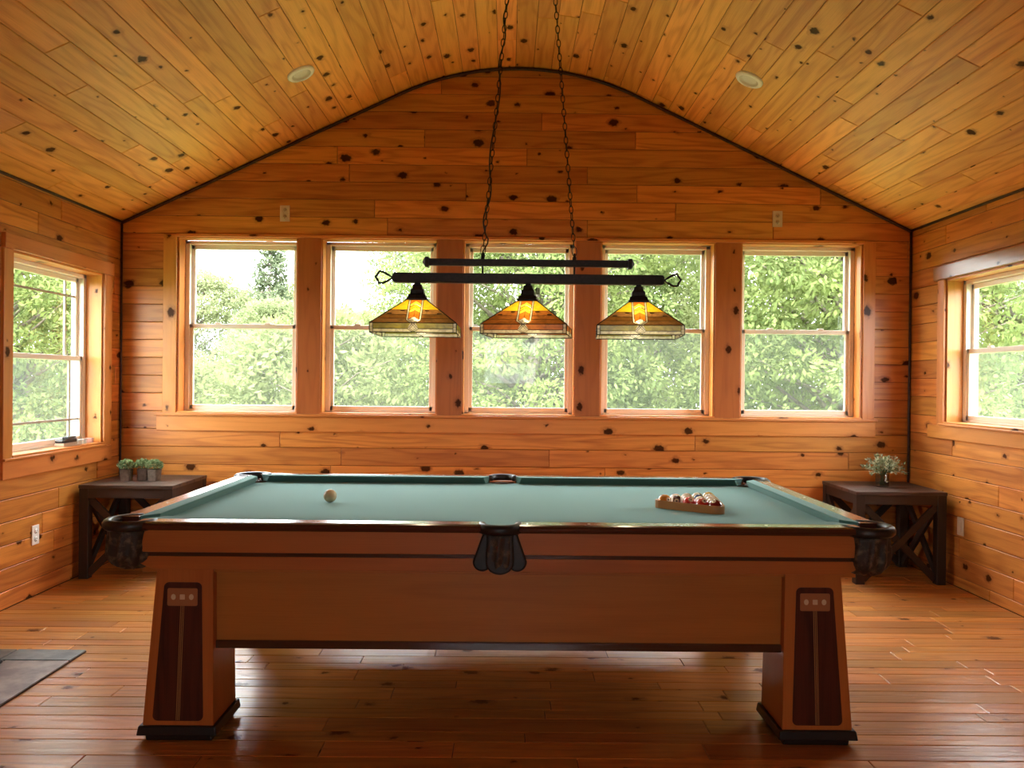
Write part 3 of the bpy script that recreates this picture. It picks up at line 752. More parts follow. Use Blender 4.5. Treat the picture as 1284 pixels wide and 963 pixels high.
# ================================================================ HANGING LIGHT
LX, LY = .090, 3.60
def table_light():
    root = thing('pool_table_light', 'dark iron bar light with three amber stained glass shades hanging over pool table', 'pendant light', (LX, LY, 0))
    zb, zu = 1.757, 1.828
    mb = MB(); mb.box(-.600, .600, -.021, .021, zb - .0215, zb + .0215); mb.box(-.606, -.596, -.017, .017, zb - .017, zb + .017); mb.box(.596, .606, -.017, .017, zb - .017, zb + .017)
    mb.build('bar', iron, root, bevel=.003)
    mb = MB(); mb.box(-.452, .452, -.014, .014, zu - .015, zu + .015); mb.build('upper_bar', iron, root, bevel=.002)
    for s in (-1, 1):
        mb = MB(); mb.box(s * .452 - .008, s * .452 + .008, -.020, .020, zu - .022, zu + .022)
        mb.loft([[(s * .460, a * .02, zu + b * .022) for a, b in ((-1, -1), (1, -1), (1, 1), (-1, 1))], [(s * .474, a * .002, zu + b * .002) for a, b in ((-1, -1), (1, -1), (1, 1), (-1, 1))]], True, True, smooth=False)
        mb.build('upper_bar_cap', iron, root)
        pts = [(0, 0), (.022, .014), (.040, .024), (.058, .029), (.066, .016), (.077, .003), (.067, -.010), (.061, -.024), (.042, -.024), (.022, -.014)]
        mb = MB(); mb.tube([(s * (.606 + p[0]), 0, zb + p[1]) for p in pts], .0052, 8, closed=True)
        mb.tube([(s * .602, 0, zb), (s * .613, 0, zb)], .007, 8)
        mb.build('end_loop', iron, root)
    for s, xx in ((-1, -.205), (1, .205)):
        mb = MB(); mb.tube([(xx, 0, zb + .01), (xx, 0, zu + .045)], .0045, 8); mb.lathe([(.009, 0), (.009, .012), (.005, .02)], (xx, 0, zu + .014), 10); mb.build('connecting_rod', iron, root)
        # chain: oval links, alternate links turned a quarter
        z0_, z1_ = zu + .040, 3.535; xt = s * .062
        mb = MB(); zz = 0; k = 0; L = math.hypot(z1_ - z0_, xx - xt); dirv = Vector((xt - xx, 0, z1_ - z0_)).normalized(); up_ = dirv
        pitch = .031; N = int(L / pitch)
        sdx = Vector((1, 0, 0)); sdx = (sdx - dirv * sdx.dot(dirv)).normalized(); sdy = dirv.cross(sdx)
        for k in range(N):
            c = Vector((xx, 0, z0_)) + dirv * (pitch * (k + .5)); q = sdx if k % 2 == 0 else sdy
            if k > 1:
                ang = .35 * math.sin(k * .3); q = (sdx * math.cos(ang + (k % 2) * PI / 2) + sdy * math.sin(ang + (k % 2) * PI / 2))
            big = 1.25 if k == 0 else 1.
            lk = []
            for t in range(14):
                a = 2 * PI * t / 14; lk.append(c + dirv * (math.sin(a) * .0135 * 1.35 * big + .0) + q * (math.cos(a) * .0085 * big))
            mb.tube(lk, .0021, 5, closed=True)
        mb.build('chain', iron, root)
    # cord woven through the left chain
    pts = []
    for k in range(90):
        t = k / 89.; base = Vector((-.205, 0, zu + .05)).lerp(Vector((-.062, 0, 3.53)), t)
        amp = .011 * (1 - .4 * t) if t > .04 else .02 * math.sin(t / .04 * PI / 2 + .3)
        pts.append(base + Vector((amp * math.sin(k * .42 + math.sin(k * .11) * 2), .009 * math.cos(k * .42), 0)))
    mb = MB(); mb.tube([(-.205, .0, zu + .015), (-.196, .0, zu + .03)] + pts, .0032, 6); mb.build('cord', mat('dark cord', (.02, .015, .012), .5), root)
    mb = MB(); mb.lathe([(.075, 3.562), (.078, 3.548), (.06, 3.535), (.02, 3.528), (.0, 3.526)], (0, 0, 0), 24); mb.build('canopy', iron, root)
    # shades
    amber = translucent('amber glass', (1., .52, .02), .12, var=.15); orange = translucent('orange glass', (.92, .24, .02), .10, var=.2)
    tan = translucent('tan streaky glass', (.42, .21, .06), .35, scale=18); brown = translucent('brown streaky glass', (.30, .13, .025), .3, scale=14)
    olive = translucent('olive streaky glass', (.38, .34, .035), .4, scale=14); cream = translucent('cream glass', (.92, .82, .55), .4)
    yellow = translucent('yellow glass', (1., .80, .06), .10, var=.1); darkb = translucent('dark jewel glass', (.12, .04, .02), .2)
    amb2 = translucent('reddish brown glass', (.50, .17, .03), .35, scale=16)
    came = mat('lead came', (.035, .028, .022), .45, .5)
    HB, HT, HP, HS = .184, .040, .115, .040
    for si, (sx, rz, warm) in enumerate(((-.494, .01, 0), (0, -.14, 1), (.492, -.10, 0))):
        zs = 1.503; org = empty('lamp_shade', (sx, 0, zs), rz, root)
        M_ = [amber, orange, amb2 if warm else tan, amb2 if warm else brown, (amb2 if warm else olive), cream, yellow, darkb]
        g = MB(); c = MB()
        def P(f, X, T):
            """face f (0..3), X metres across, T: 0 top, 1 pyramid foot, 2 skirt foot"""
            if T <= 1: dd, z = HT + (HB - HT) * T, HS + HP * (1 - T)
            else: dd, z = HB, HS * (2 - T)
            v = Vector((X, -dd, z)); return Matrix.Rotation(f * PI / 2, 3, 'Z') @ v
        hw = lambda T: HT + (HB - HT) * min(T, 1)
        def poly(f, pts, m):
            a = [P(f, *p) for p in pts]; n = (a[1] - a[0]).cross(a[2] - a[0]); g.face(a, m)
        def line(f, pts, r=.0014, closed=False): c.tube([P(f, *p) for p in pts], r, 5, closed=closed)
        cw = .024; cs = .032
        for f in range(4):
            e = hw
            # centre column
            poly(f, [(-cw, .0), (cw, 0), (cw, .22), (0, .08), (-cw, .22)], 1)
            for a0, mm in ((.08, 6), (.22, 0), (.34, 6)):
                poly(f, [(-cw, a0 + .14), (0, a0), (cw, a0 + .14), (cw, a0 + .24), (0, a0 + .12), (-cw, a0 + .24)], mm)
                line(f, [(-cw, a0 + .14), (0, a0), (cw, a0 + .14)], .0009)
            poly(f, [(-cw, .58), (0, .46), (0, .74), (-cw, .86)], 1); poly(f, [(cw, .58), (0, .46), (0, .74), (cw, .86)], 1)
            poly(f, [(-cw, .86), (0, .74), (cw, .86), (0, 1.0)], 5)
            line(f, [(0, .46), (0, .74)], .0009); line(f, [(-cw, .86), (0, .74), (cw, .86)], .0009)
            # cream strips beside the column, crossing at the foot
            for s in (-1, 1):
                poly(f, [(s * cw, 0), (s * cs, 0), (s * cs, .88), (s * cw, .86)], 5)
                poly(f, [(s * cw, .86), (s * cs, .88), (s * .010, 1.0), (0, 1.0)], 5)
                line(f, [(s * cw, 0), (s * cw, .86), (0, 1.0)]); line(f, [(s * cs, 0), (s * cs, .88), (s * .010, 1.0)])
                # side bands: amber, thin line, tan, brown
                poly(f, [(s * cs, 0), (s * e(0), 0), (s * e(.46), .46), (s * cs, .46)], 0)
                poly(f, [(s * cs, .46), (s * e(.46), .46), (s * e(.66), .66), (s * cs, .66)], 2)
                poly(f, [(s * cs, .66), (s * e(.66), .66), (s * e(.82), .82), (s * cs, .82)], 3)
                poly(f, [(s * cs, .82), (s * e(.82), .82), (s * e(1), 1.0), (s * .010, 1.0), (s * cs, .88)], 2)
                for T in (.46, .66, .82): line(f, [(s * cs, T), (s * e(T), T)], .001)
                line(f, [(s * (cs + .012), .50), (s * (cs + .030), .50)], .0026); line(f, [(s * (e(.62) - .032), .62), (s * (e(.62) - .012), .62)], .0026)
                # skirt
                i_ = HB - .014
                poly(f, [(s * .010, 1.0), (s * i_, 1.0), (s * i_, 1.62), (s * .024, 1.62)], 4)
                poly(f, [(s * .024, 1.62), (s * i_, 1.62), (s * i_, 2.), (s * .012, 2.)], 5)
                poly(f, [(s * i_, 1.), (s * HB, 1.), (s * HB, 2.), (s * i_, 2.)], 5)
                poly(f, [(0, 1.0), (s * .010, 1.0), (s * .024, 1.62), (s * .012, 2.0), (0, 1.8)], 5)
                line(f, [(s * i_, 1), (s * i_, 2)]); line(f, [(s * .024, 1.62), (s * i_, 1.62)]); line(f, [(s * i_, 1.4), (s * HB, 1.4)], .001)
                line(f, [(0, 1.0), (s * .024, 1.62), (s * .0, 2.0)]); line(f, [(s * .010, 1.0), (s * -.014, 1.62), (s * .012, 2.)], .0011)
            line(f, [(-HB, 1), (HB, 1)], .0018); line(f, [(-HB, 2), (HB, 2)], .0022); line(f, [(-HB, 1), (-HB, 2)], .0022)
            line(f, [(-HT, 0), (-HB, 1)], .0026); line(f, [(-HT, 0), (HT, 0)], .002)
        g.build('glass_panel', M_, org)
        c.build('lead_came', came, org)
        # stepped cup between bar and shade
        mb = MB()
        def sq(a, z): return [(-a, -a, z), (a, -a, z), (a, a, z), (-a, a, z)]
        steps = [(.046, .150), (.046, .160), (.041, .162), (.038, .176), (.030, .180), (.029, .200), (.022, .206), (.020, .222), (.012, .226), (.011, .250)]
        mb.loft([sq(a, z) for a, z in steps], True, True, smooth=False); mb.build('socket_cup', iron, org, bevel=.002)
        mb = MB(); mb.lathe([(.002, .060), (.018, .066), (.028, .085), (.026, .105), (.014, .130), (.013, .150)], (0, 0, 0), 16)
        bm_ = bpy.data.materials.get('frosted bulb')
        if not bm_:
            bm_ = mat('frosted bulb', (1, .9, .75), .4); b_ = NT(bm_).b; b_.inputs['Emission Color'].default_value = (1, .75, .42, 1); b_.inputs['Emission Strength'].default_value = 1.5
        bo = mb.build('bulb', bm_, org)
        ld = bpy.data.lights.new('bulb_light', 'POINT'); ld.energy = 1.5; ld.color = (1, .82, .55); ld.shadow_soft_size = .03
        lo = bpy.data.objects.new('bulb_light', ld); COL.objects.link(lo); lo.parent = bo; lo.location = (0, 0, .045)
table_light()

# ================================================================ SIDE TABLES
def side_table(label, x0, x1, y0, y1, H=.605):
    W_, D2 = (x1 - x0), (y1 - y0)
    root = thing('side_table', label, 'side table', ((x0 + x1) / 2, (y0 + y1) / 2, 0), 0, 'matching side tables in the far corners')
    a, b = W_ / 2, D2 / 2
    mb = MB()
    for k in range(5): mb.box(-a, a, -b + k * D2 / 5 + .0008, -b + (k + 1) * D2 / 5 - .0008, H - .022, H)
    mb.build('tabletop', rustic_top, root, bevel=.002)
    t = .062
    mb = MB(); i_ = .006
    for s in (-1, 1):
        mb.box(-a + .01, a - .01, min(s * (b - i_), s * (b - .03)), max(s * (b - i_), s * (b - .03)), H - .085, H - .022)
        mb.box(min(s * (a - i_), s * (a - .03)), max(s * (a - i_), s * (a - .03)), -b + .01, b - .01, H - .085, H - .022, ax=1)
    mb.build('apron', rustic, root, bevel=.002)
    for sx in (-1, 1):
        for sy in (-1, 1):
            mb = MB(); X = sorted((sx * (a - .003), sx * (a - t))); Y = sorted((sy * (b - .003), sy * (b - t)))
            mb.box(X[0], X[1], Y[0], Y[1], 0, H - .022, ax=2); mb.build('leg', rustic, root, bevel=.003)
    # crossed braces on every side
    lo, hi = .03, H - .09
    for s in (-1, 1):
        for d in (-1, 1):
            for along in (0, 1):
                half = (a if along == 0 else b) - t + .005; off = (b if along == 0 else a) - .03
                L = math.hypot(2 * half, hi - lo); ang = math.atan2(hi - lo, 2 * half)
                ox = .006 * d
                if along == 0: M = Matrix.Translation((0, s * (off + ox), (lo + hi) / 2)) @ Matrix.Rotation(-d * ang, 4, 'Y')
                else: M = Matrix.Translation((s * (off + ox), 0, (lo + hi) / 2)) @ Matrix.Rotation(PI / 2, 4, 'Z') @ Matrix.Rotation(-d * ang, 4, 'Y')
                mb = MB(); mb.box(-L / 2, L / 2, -.011, .011, -.022, .022, mtx=M); mb.build('brace', rustic, root, bevel=.002)
    return root
rustic_top = wood('rustic table top', (.085, .055, .042), (.045, .027, .02), knot=(.02, .01, .008), rough=.42, knots=.3, tint=.3, bump=.2)
side_table('dark rustic side table with crossed braces holding three small potted plants', -2.750, -2.145, 5.19, 5.785)
side_table('dark rustic side table with crossed braces holding leafy plant in glass vase', 2.275, 2.870, 5.215, 5.785)

# ---------------------------------------------------------------- plants
def leaf_cloud(mb, n, gen, size, seed=1, m=0, lw=.45):
    r = random.Random(seed)
    for _ in range(n):
        c, out = gen(r); c = Vector(c); out = Vector(out).normalized()
        d = (out + Vector((r.gauss(0, .5), r.gauss(0, .5), r.gauss(0, .5)))).normalized()
        s_ = d.cross(Vector((r.gauss(0, 1), r.gauss(0, 1), r.gauss(0, 1)))).normalized(); L = size * r.uniform(.6, 1.3); nn = d.cross(s_)
        mb.face([c, c + d * L * .5 + s_ * L * lw / 2 + nn * L * .08, c + d * L, c + d * L * .5 - s_ * L * lw / 2 + nn * L * .08], m)
def leafmat(name, col, col2, trans=.4):
    m = bpy.data.materials.new(name); m.use_nodes = True; t = NT(m); t.n.remove(t.b)
    out = [n for n in t.n if n.type == 'OUTPUT_MATERIAL'][0]
    ge = t.node('ShaderNodeAttribute', attribute_name='brd')
    c = t.mix(ge.outputs['Fac'], col, col2)
    a = t.node('ShaderNodeBsdfDiffuse'); b = t.node('ShaderNodeBsdfTranslucent'); t.l.new(c, a.inputs[0]); t.l.new(c, b.inputs[0])
    mx = t.node('ShaderNodeMixShader'); mx.inputs[0].default_value = trans; t.l.new(a.outputs[0], mx.inputs[1]); t.l.new(b.outputs[0], mx.inputs[2])
    t.l.new(mx.outputs[0], out.inputs[0]); return m
herb = leafmat('grey green leaves', (.14, .22, .09), (.42, .50, .27), .25)
silver = leafmat('silvery leaves', (.20, .26, .12), (.62, .62, .42), .25)
stem_m = mat('green stem', (.12, .14, .05), .6)
def pot(loc, label, mt, rot, seed):
    root = thing('potted_plant', label, 'plant', loc, rot, 'small potted plants on the left side table')
    h = .078; a0, a1 = .030, .036
    mb = MB()
    def rsq(a, z, r=.010):
        pts = []
        for (cx, cy_, s0) in ((a - r, -a + r, -PI / 2), (a - r, a - r, 0), (-a + r, a - r, PI / 2), (-a + r, -a + r, PI)):
            for k in range(4): pts.append((cx + r * math.cos(s0 + k * PI / 6), cy_ + r * math.sin(s0 + k * PI / 6), z))
        return pts
    mb.loft([rsq(a0, 0), rsq(a1, h), rsq(a1 - .005, h), rsq(a1 - .006, h - .012)], True, True, smooth=False)
    mb.build('pot', mt, root, bevel=.001)
    mb = MB(); r = random.Random(seed)
    for k in range(14):
        a = r.uniform(0, 2 * PI); q = r.uniform(.0, .02); mb.tube([(q * math.cos(a), q * math.sin(a), h - .015), (q * 2 * math.cos(a), q * 2 * math.sin(a), h + .03)], .001, 4)
    mb.build('stem', stem_m, root)
    def gen(r):
        a, b = r.uniform(0, 2 * PI), math.acos(r.uniform(-.3, 1)); q = r.uniform(.5, 1) ** .5
        v = Vector((math.sin(b) * math.cos(a), math.sin(b) * math.sin(a), math.cos(b)))
        return (v.x * .048 * q, v.y * .046 * q, h + .022 + v.z * .036 * q), v
    mb = MB(); leaf_cloud(mb, 620, gen, .015, seed, lw=.7)
    for i in range(len(mb.br)): mb.br[i] = r.random()
    mb.build('foliage', herb, root)
potm = [speckle('grey brown pot', (.20, .14, .095), (.12, .08, .055), 50, .7), speckle('dark stone pot', (.15, .11, .08), (.09, .065, .048), 50, .7), speckle('mossy clay pot', (.18, .135, .095), (.11, .08, .055), 50, .7)]
pot((-2.555, 5.43, .605), 'small square pot of bushy green herb, leftmost of three on side table', potm[0], .1, 3)
pot((-2.465, 5.475, .605), 'small square pot of bushy green herb, middle one of three on side table', potm[1], .3, 4)
pot((-2.375, 5.45, .605), 'small square pot of bushy green herb, rightmost of three on side table', potm[2], -.1, 5)
def vase_plant():
    root = thing('vase_plant', 'silvery green leafy plant in clear glass vase on right side table', 'plant', (2.575, 5.50, .605))
    gm = glass.copy(); gm.name = 'clear vase glass'; gm.node_tree.nodes['Math.001'].inputs[2].default_value = .08; [n for n in gm.node_tree.nodes if n.type == 'BSDF_TRANSPARENT'][0].inputs[0].default_value = (.85, .86, .82, 1)
    mb = MB(); mb.lathe([(.040, 0), (.043, .004), (.046, .07), (.045, .086), (.042, .086), (.042, .012), (.0, .010)], n=24, caps=False); mb.lathe([(.001, 0), (.040, 0)], n=24, caps=False); mb.build('vase', gm, root)
    mb = MB(); r = random.Random(5); tips = []
    for k in range(44):
        a = r.uniform(0, 2 * PI); el = r.uniform(.15, 1.35); L = r.uniform(.09, .15)
        p0 = Vector((.02 * math.cos(a + 2), .02 * math.sin(a + 2), .01)); p1 = Vector((.012 * math.cos(a), .012 * math.sin(a), .08))
        d = Vector((math.cos(a) * math.cos(el), math.sin(a) * math.cos(el), math.sin(el)))
        p3 = p1 + d * L; p2 = p1 + d * L * .5 + Vector((0, 0, .02)); mb.tube([p0, p1, p2, p3], .0013, 4); tips.append((p1, p2, p3, d))
    mb.build('stem', stem_m, root)
    mb = MB()
    def gen(r):
        p1, p2, p3, d = r.choice(tips); t = r.uniform(.25, 1)
        c = p1.lerp(p2, t * 2) if t < .5 else p2.lerp(p3, t * 2 - 1)
        return c, d + Vector((r.gauss(0, .5), r.gauss(0, .5), r.gauss(0, .5)))
    leaf_cloud(mb, 900, gen, .026, 9, lw=.42)
    for i in range(len(mb.br)): mb.br[i] = r.random()
    mb.build('foliage', silver, root)
vase_plant()

# ---------------------------------------------------------------- outlets and switch
def outlet(loc, face, label, kind='outlet', m=cream_pl, w_=.072, h_=.116):
    """face: 'b' back wall, 'l' left wall, 'r' right wall"""
    rz = {'b': 0, 'l': PI / 2, 'r': -PI / 2}[face]
    root = thing('wall_' + kind if kind == 'outlet' else 'light_switch', label, kind, loc, rz)
    mb = MB(); mb.box(-w_ / 2, w_ / 2, -.006, .001, -h_ / 2, h_ / 2); mb.build('cover_plate', m, root, bevel=.003)
    if kind == 'outlet':
        for s in (-1, 1):
            mb = MB(); mb.lathe([(.017, 0), (.017, .002), (.0, .002)], (0, 0, 0), 20, mtx=Matrix.Translation((0, -.006, s * .024)) @ Matrix.Rotation(PI / 2, 4, 'X')); so = mb.build('socket', m, root)
            mb = MB(); 
            for dx in (-.006, .006): mb.box(dx - .0015, dx + .0015, -.0090, -.0075, s * .024 - .003, s * .024 + .006)
            mb.box(-.0025, .0025, -.0090, -.0075, s * .024 - .011, s * .024 - .006); mb.build('slot', slot_m, so)
    else:
        mb = MB(); mb.box(-.016, .016, -.010, -.005, -.032, .032); mb.build('rocker', m, root, bevel=.002)
outlet((-1.613, YB - .001, 2.492), 'b', 'cream outlet high on back wall above the leftmost window')
outlet((1.942, YB - .001, 2.492), 'b', 'cream outlet high on back wall above the rightmost window')
outlet((XL + .001, 4.785, .362), 'l', 'white outlet low on left wall under the window', m=white_pl)
outlet((XR - .001, 5.145, .397), 'r', 'beige blank-faced switch plate low on right wall', 'switch', m=cream_pl)

# ---------------------------------------------------------------- recessed lights
def downlight(x_, y_, label):
    z = ceil_z(x_); s = 1 if x_ < XC else -1
    root = thing('recessed_light', label, 'ceiling light', (x_, y_, z)); root.rotation_euler = (0, -s * math.atan(SLOPE), 0)
    mb = MB(); mb.lathe([(.058, -.002), (.060, -.012), (.064, -.016), (.080, -.012), (.086, -.006), (.087, .004)], n=36, caps=False); mb.build('trim_ring', white_pl, root)
    mb = MB(); mb.lathe([(.061, -.013), (.054, -.004), (.046, -.002), (.044, -.002)], n=36, caps=False); mb.build('baffle', mat('baffle', (.62, .58, .52), .45), root)
    m = bpy.data.materials.get('lens') or mat('lens', (.8, .78, .74), .25)
    mb = MB(); mb.lathe([(.046, -.002), (.03, -.0045), (.001, -.0055)], n=30, caps=False); mb.build('lens', m, root)
downlight(-1.266, 4.88, 'round white recessed light in the left slope of wooden ceiling')
downlight(1.436, 4.835, 'round white recessed light in the right slope of wooden ceiling')

# ---------------------------------------------------------------- slate pad and stove at the left edge
def slate(n, a, b): return speckle('slate %d' % n, tuple(x * 2.3 for x in a), tuple(x * 2. for x in b), 7, .42, .6, detail=8, dist=.006, lo=.35, hi=.65)
mb = MB()
sl = [slate(1, (.10, .095, .085), (.05, .055, .055)), slate(2, (.085, .10, .10), (.05, .06, .065)), slate(3, (.16, .13, .115), (.09, .075, .07)), slate(4, (.12, .115, .105), (.16, .13, .11))]
x1 = -1.975; yt = 3.815; g = .004
mb.box(-2.78, x1, 2.0, yt, .0, .006, m=4)
for (a, b, c, d, k) in ((-2.78, -2.30, 3.67, yt, 0), (-2.296, x1, 3.67, yt, 1), (-2.78, -2.27, 3.26, 3.666, 3), (-2.266, x1, 3.0, 3.666, 2), (-2.78, -2.27, 2.7, 3.256, 2), (-2.266, x1, 2.4, 2.996, 0), (-2.78, x1, 2.0, 2.396, 1)):
    mb.box(a + g / 2, b - g / 2, c + g / 2, d - g / 2, .004, .012, m=k)
o = mb.build('slate_hearth', sl + [groove], bevel=.002); tag(o, 'grey slate tile hearth pad on the wooden floor at left edge', 'hearth')
def stove():
    root = thing('wood_stove', 'black metal stove, only a foot showing, at left edge of slate hearth', 'stove', (-2.53, 3.36, .012))
    ci = speckle('cast iron', (.018, .018, .018), (.03, .03, .03), 60, .5, .2, metal=.4)
    mb = MB(); mb.box(-.19, .19, -.24, .24, .2, .72); mb.box(-.20, .20, -.25, .25, .72, .745); mb.build('firebox', ci, root, bevel=.008)
    mb = MB(); mb.box(.19, .202, -.16, .16, .27, .62); dr = mb.build('door', ci, root, bevel=.004)
    mb = MB(); mb.tube([(.202, -.13, .45), (.225, -.13, .45), (.225, -.09, .45)], .006, 8); mb.build('handle', iron, dr)
    for sx in (-1, 1):
        for sy in (-1, 1):
            mb = MB(); mb.tube([(sx * .15, sy * .2, .21), (sx * .19, sy * .225, .12), (sx * .20, sy * .235, .04), (sx * .245, sy * .26, .024)], [.03, .022, .016, .018], 10)
            mb.lathe([(.028, .001), (.03, .008), (.018, .018)], (sx * .247, sy * .26, 0), 14); mb.build('leg', ci, root)
stove()

# ---------------------------------------------------------------- things on the left window sill
SZ = LWIN[2] + .0145
xs_ = XL - .045
mb = MB(); mb.box(-.03, .03, -.085, .085, 0, .022); o = mb.build('cardboard_box', mat('tan card', (.42, .30, .20), .6), loc=(xs_, 5.20, SZ), bevel=.002); o.rotation_euler = (0, 0, .04)
tag(o, 'flat tan box lying on the left window sill under a black case', 'box')
mb = MB(); mb.box(-.028, .028, -.085, .085, 0, .024); o = mb.build('black_case', mat('black case', (.012, .012, .013), .4), loc=(xs_, 5.20, SZ + .022), bevel=.008)
tag(o, 'long black case lying on a flat tan box on left window sill', 'case')
root = thing('remote_control', 'small black remote lying crooked on the black case on sill', 'remote', (xs_, 5.235, SZ + .0462), .15)
mb = MB(); mb.box(-.020, .020, -.065, .065, 0, .014); mb.build('body', mat('remote black', (.015, .015, .016), .35), root, bevel=.004)
mb = MB()
for k in range(5):
    for s in (-1, 1): mb.box(s * .009 - .004, s * .009 + .004, -.045 + k * .018, -.036 + k * .018, .0138, .0152)
mb.build('button', mat('button', (.12, .12, .12), .5), root)
for k, (yy, lab, mm) in enumerate(((5.335, 'small clear plastic box on left sill, next to black case', 'a'), (5.395, 'small clear plastic box on left sill, middle of three', 'a'), (5.485, 'small pinkish box on left sill, nearest the window corner', 'b'))):
    root = thing('small_box', lab, 'box', (xs_, yy, SZ), .1 * k, 'small boxes on the left window sill')
    m_ = mat('clear plastic box', (.55, .55, .5), .15, Alpha=.6) if mm == 'a' else mat('pinkish box', (.45, .27, .22), .5)
    mb = MB(); mb.box(-.022, .022, -.02, .02, 0, .026); mb.build('body', m_, root, bevel=.002)
    mb = MB(); mb.box(-.024, .024, -.022, .022, .024, .032); mb.build('lid', m_, root, bevel=.002)

# ================================================================ OUTSIDE
GZ = -1.6
mb = MB(); mb.box(-70, 70, -60, 90, GZ - .5, GZ)
g_m = speckle('grass', (.10, .17, .05), (.20, .26, .10), 2., .9, .3)
o = mb.build('lawn', g_m); tag(o, kind='structure')
bark = speckle('grey bark', (.20, .16, .125), (.11, .085, .065), 12, .9, .5, dist=.02)
rng = np.random.default_rng(3)
def np_mesh(name, co, nquad, mtl, brd):
    me = bpy.data.meshes.new(name); nv = len(co); me.vertices.add(nv); me.vertices.foreach_set('co', co.astype(np.float32).ravel())
    me.loops.add(nv); me.loops.foreach_set('vertex_index', np.arange(nv, dtype=np.int32))
    me.polygons.add(nquad); me.polygons.foreach_set('loop_start', np.arange(0, nv, 4, dtype=np.int32)); me.polygons.foreach_set('loop_total', np.full(nquad, 4, dtype=np.int32))
    at = me.attributes.new('brd', 'FLOAT', 'FACE'); at.data.foreach_set('value', brd.astype(np.float32))
    me.materials.append(mtl); me.update(); me.validate(); return me
def leaves(centres, radii, n_per, size, flat=.55, droop=.3, lw=.5, tint=None):
    """leaf quads on the shells of many small clumps -> (verts, face tint)"""
    C = np.repeat(centres, n_per, 0); RR = np.repeat(radii, n_per, 0); n = len(C)
    d = rng.normal(size=(n, 3)); d /= np.linalg.norm(d, axis=1)[:, None]
    q = rng.uniform(.35, 1, n) ** .6
    p = C + d * RR[:, None] * q[:, None] * np.array([1, 1, flat])
    ax = d + rng.normal(size=(n, 3)) * .6; ax[:, 2] -= droop; ax /= np.linalg.norm(ax, axis=1)[:, None]
    up = np.array([0, 0, 1.]) + rng.normal(size=(n, 3)) * .55
    s = np.cross(ax, up); s /= np.linalg.norm(s, axis=1)[:, None] + 1e-9; nn = np.cross(ax, s)
    L = (size * rng.uniform(.6, 1.35, n))[:, None]
    v = np.stack([p, p + ax * L * .5 + s * L * lw / 2, p + ax * L - nn * L * .1, p + ax * L * .5 - s * L * lw / 2], 1).reshape(-1, 3)
    base = np.repeat(rng.uniform(0, 1, len(centres)), n_per)
    return v, np.clip(base * .6 + rng.uniform(0, .4, n), 0, 1)
LM = {'maple': leafmat('maple leaves', (.12, .155, .06), (.25, .29, .10), .45),
      'pale': leafmat('pale green leaves', (.125, .15, .065), (.26, .285, .12), .45),
      'far': leafmat('distant leaves', (.135, .155, .08), (.245, .265, .13), .45),
      'deep': leafmat('deep green leaves', (.15, .18, .09), (.24, .27, .13), .4),
      'pine': leafmat('pine needles', (.09, .11, .065), (.15, .175, .10), .25)}
def tree_mesh(kind, H, W, z_low, nclump, n_per, size, seed, crown_pow=.5, trunk_r=.16, clump=.55, droop=.3, lean=.04):
    """returns (trunk mesh builder, branches builder, foliage mesh)"""
    r = random.Random(seed)
    tb, bb = MB(), MB()
    tp = [Vector((lean * H * (t ** 1.5) + .05 * math.sin(t * 6 + seed), .05 * math.cos(t * 5 + seed), H * .93 * t)) for t in [i / 8. for i in range(9)]]
    tb.tube(tp, [trunk_r * (1 - .85 * i / 8.) for i in range(9)], 9)
    def at(z):
        t = min(max(z / (H * .93), 0), 1) * 8; i = min(int(t), 7); return tp[i].lerp(tp[i + 1], t - i)
    cs, rs = [], []
    for k in range(nclump):
        t = r.random(); z = z_low + (H - z_low) * t
        if kind == 'pine': prof_ = (1 - t) * .95 + .08
        else: prof_ = math.sqrt(max(0, 1 - (2 * max(t, .32) - .95) ** 2 / 1.15)) if t > .4 else .86 + .3 * t
        rad = W * prof_ * math.sqrt(r.uniform(.12, 1)); a = r.uniform(0, 2 * PI)
        c = at(z); p = Vector((c.x + rad * math.cos(a), c.y + rad * math.sin(a), z)); cs.append(p); rs.append(clump * r.uniform(.6, 1.25) * (.6 if kind == 'pine' else 1))
        if k % 3 == 0:
            q = at(max(z - rad * (.15 if kind == 'pine' else .55), .2)); mid = q.lerp(p, .5) + Vector((r.gauss(0, .1), r.gauss(0, .1), .12 * rad))
            bb.tube([q, mid, p], [trunk_r * .28, trunk_r * .15, .008], 5)
    v, br = leaves(np.array(cs), np.array(rs), n_per, size, .38 if kind == 'pine' else .62, droop)
    return tb, bb, np_mesh('foliage', v, len(br), LM[kind], br)
PROTO = {}
def tree(kindname, x_, y_, label, s=1., rz=0., zscale=1.):
    if kindname not in PROTO:
        kind, *a = SPEC[kindname]; tb, bb, fm = tree_mesh(kind, *a)
        root = empty('pine_tree' if kind == 'pine' else 'leafy_tree'); t_o = tb.build('trunk', bark, root); b_o = bb.build('branch', bark, t_o)
        fo = bpy.data.objects.new('foliage', fm); COL.objects.link(fo); fo.parent = root
        PROTO[kindname] = root; o = root
    else: o = copy_tree(PROTO[kindname])
    o.location = (x_, y_, GZ); o.rotation_euler = (0, 0, rz); o.scale = (s, s, s * zscale)
    return tag(o, label, 'tree')
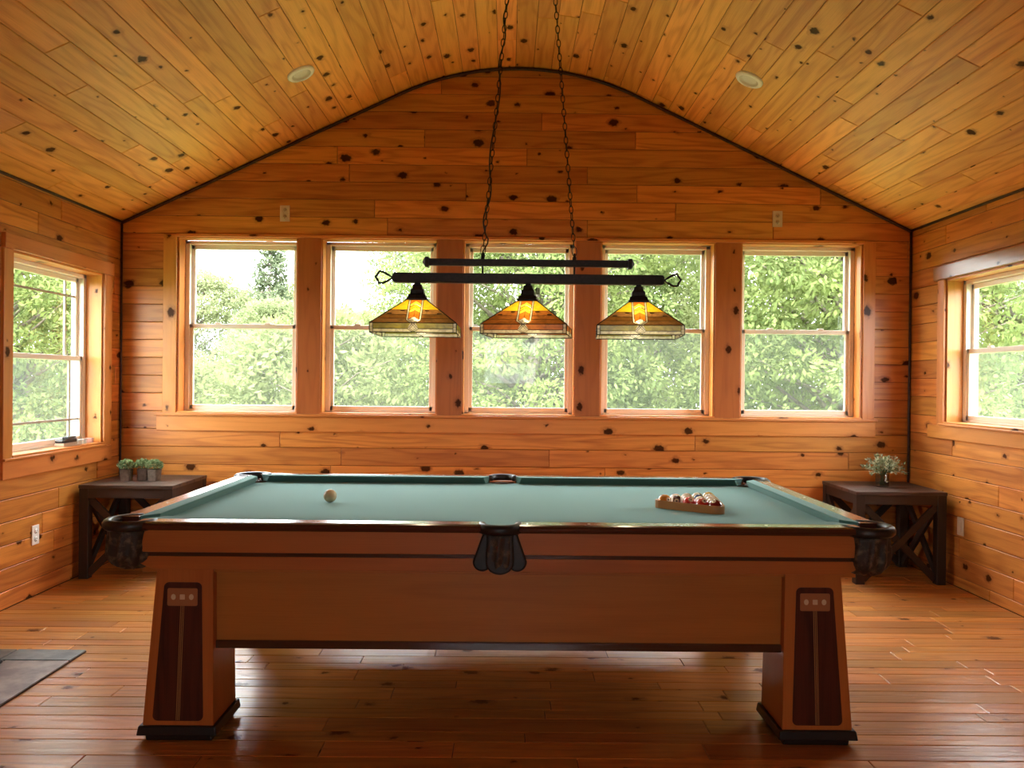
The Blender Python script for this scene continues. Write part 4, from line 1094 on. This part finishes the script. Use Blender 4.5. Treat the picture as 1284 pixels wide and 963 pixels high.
#        kind    H   W  z_low clumps per size seed
SPEC = {'maple': ('maple', 9.5, 3.0, .6, 520, 200, .105, 11, .5, .20, .55, .5),
        'pale': ('pale', 8., 3.0, .3, 360, 150, .12, 12, .5, .15, .55, .3),
        'far': ('far', 7.0, 3.4, .0, 420, 190, .12, 13, .5, .16, .62, .2),
        'deep': ('deep', 10., 3.2, .2, 420, 170, .13, 14, .5, .2, .65, .2),
        'pine': ('pine', 8.2, 2.1, 2.2, 150, 70, .13, 15, .5, .13, .42, .1),
        'shrub': ('pale', 3.2, 1.6, .0, 160, 120, .10, 16, .5, .06, .42, .2)}
# seen through the back windows, left to right (x, y)
tree('far', -12.4, 31, 'pale rounded tree in the distance seen through leftmost window', 1.0, .3)
tree('far', -10.4, 39, 'pale distant tree behind the tall sparse pine', 1.05, 1.7)
tree('pine', -8.1, 26.5, 'tall sparse pine rising against the sky in the leftmost window', .90, .6)
tree('deep', -18.2, 33, 'darker green tree at the far left behind the pale trees', .70, 2.3)
tree('far', -6.0, 34, 'distant pale tree right of the sparse pine', .80, 3.6)
tree('far', -.6, 36.3, 'distant low tree seen through second window under the sky', .80, 5.0)
tree('pine', -4.4, 41, 'thin distant pine top against white sky in second window', .80, 2.6)
tree('shrub', -7.3, 18, 'light green shrub at the lower left corner of the leftmost window', 1.0, .4)
tree('deep', -6.6, 22.4, 'mid green tree low in the leftmost window', .50, 1.1)
tree('shrub', -3.3, 14.5, 'leafy shrub filling the lower part of the second window', 1.25, 2.0)
tree('pale', -3.9, 19.5, 'light green tree low in the second window', .55, 3.3)
tree('maple', .35, 14.0, 'broad leafy tree filling the middle window', .85, .2)
tree('deep', -1.5, 23.5, 'taller green tree behind the one in the middle window', .85, 2.0)
tree('pale', 3.0, 19.3, 'light green tree in the fourth window', 1.0, .9)
tree('deep', 5.0, 28.5, 'deeper green tree far behind the fourth window', 1.0, 4.0)
tree('maple', 5.8, 13.5, 'forked leafy tree close behind the rightmost window', .95, 3.9)
tree('pale', 8.6, 23.4, 'light green tree between rightmost window and right corner', 1.05, 5.2)
tree('deep', 12.8, 31, 'deeper green tree far beyond the rightmost window', 1.0, 1.4)
tree('maple', 10.8, 17.0, 'leafy tree filling the right side window', 1.0, 5.5)
tree('pale', 16.6, 22.5, 'light green tree farther off beyond the right side window', 1.1, 2.9)
tree('maple', -8.0, 12.6, 'leafy tree with thin bare branches in left side window', .80, 4.4)
tree('pale', -12.6, 18.5, 'light green tree farther off beyond the left side window', 1.0, .8)
tree('deep', -20.5, 24.5, 'deeper green tree far beyond the left side window', 1.1, 3.0)
tree('deep', 21.5, 30, 'deeper green tree far beyond the right side window', 1.1, 2.1)
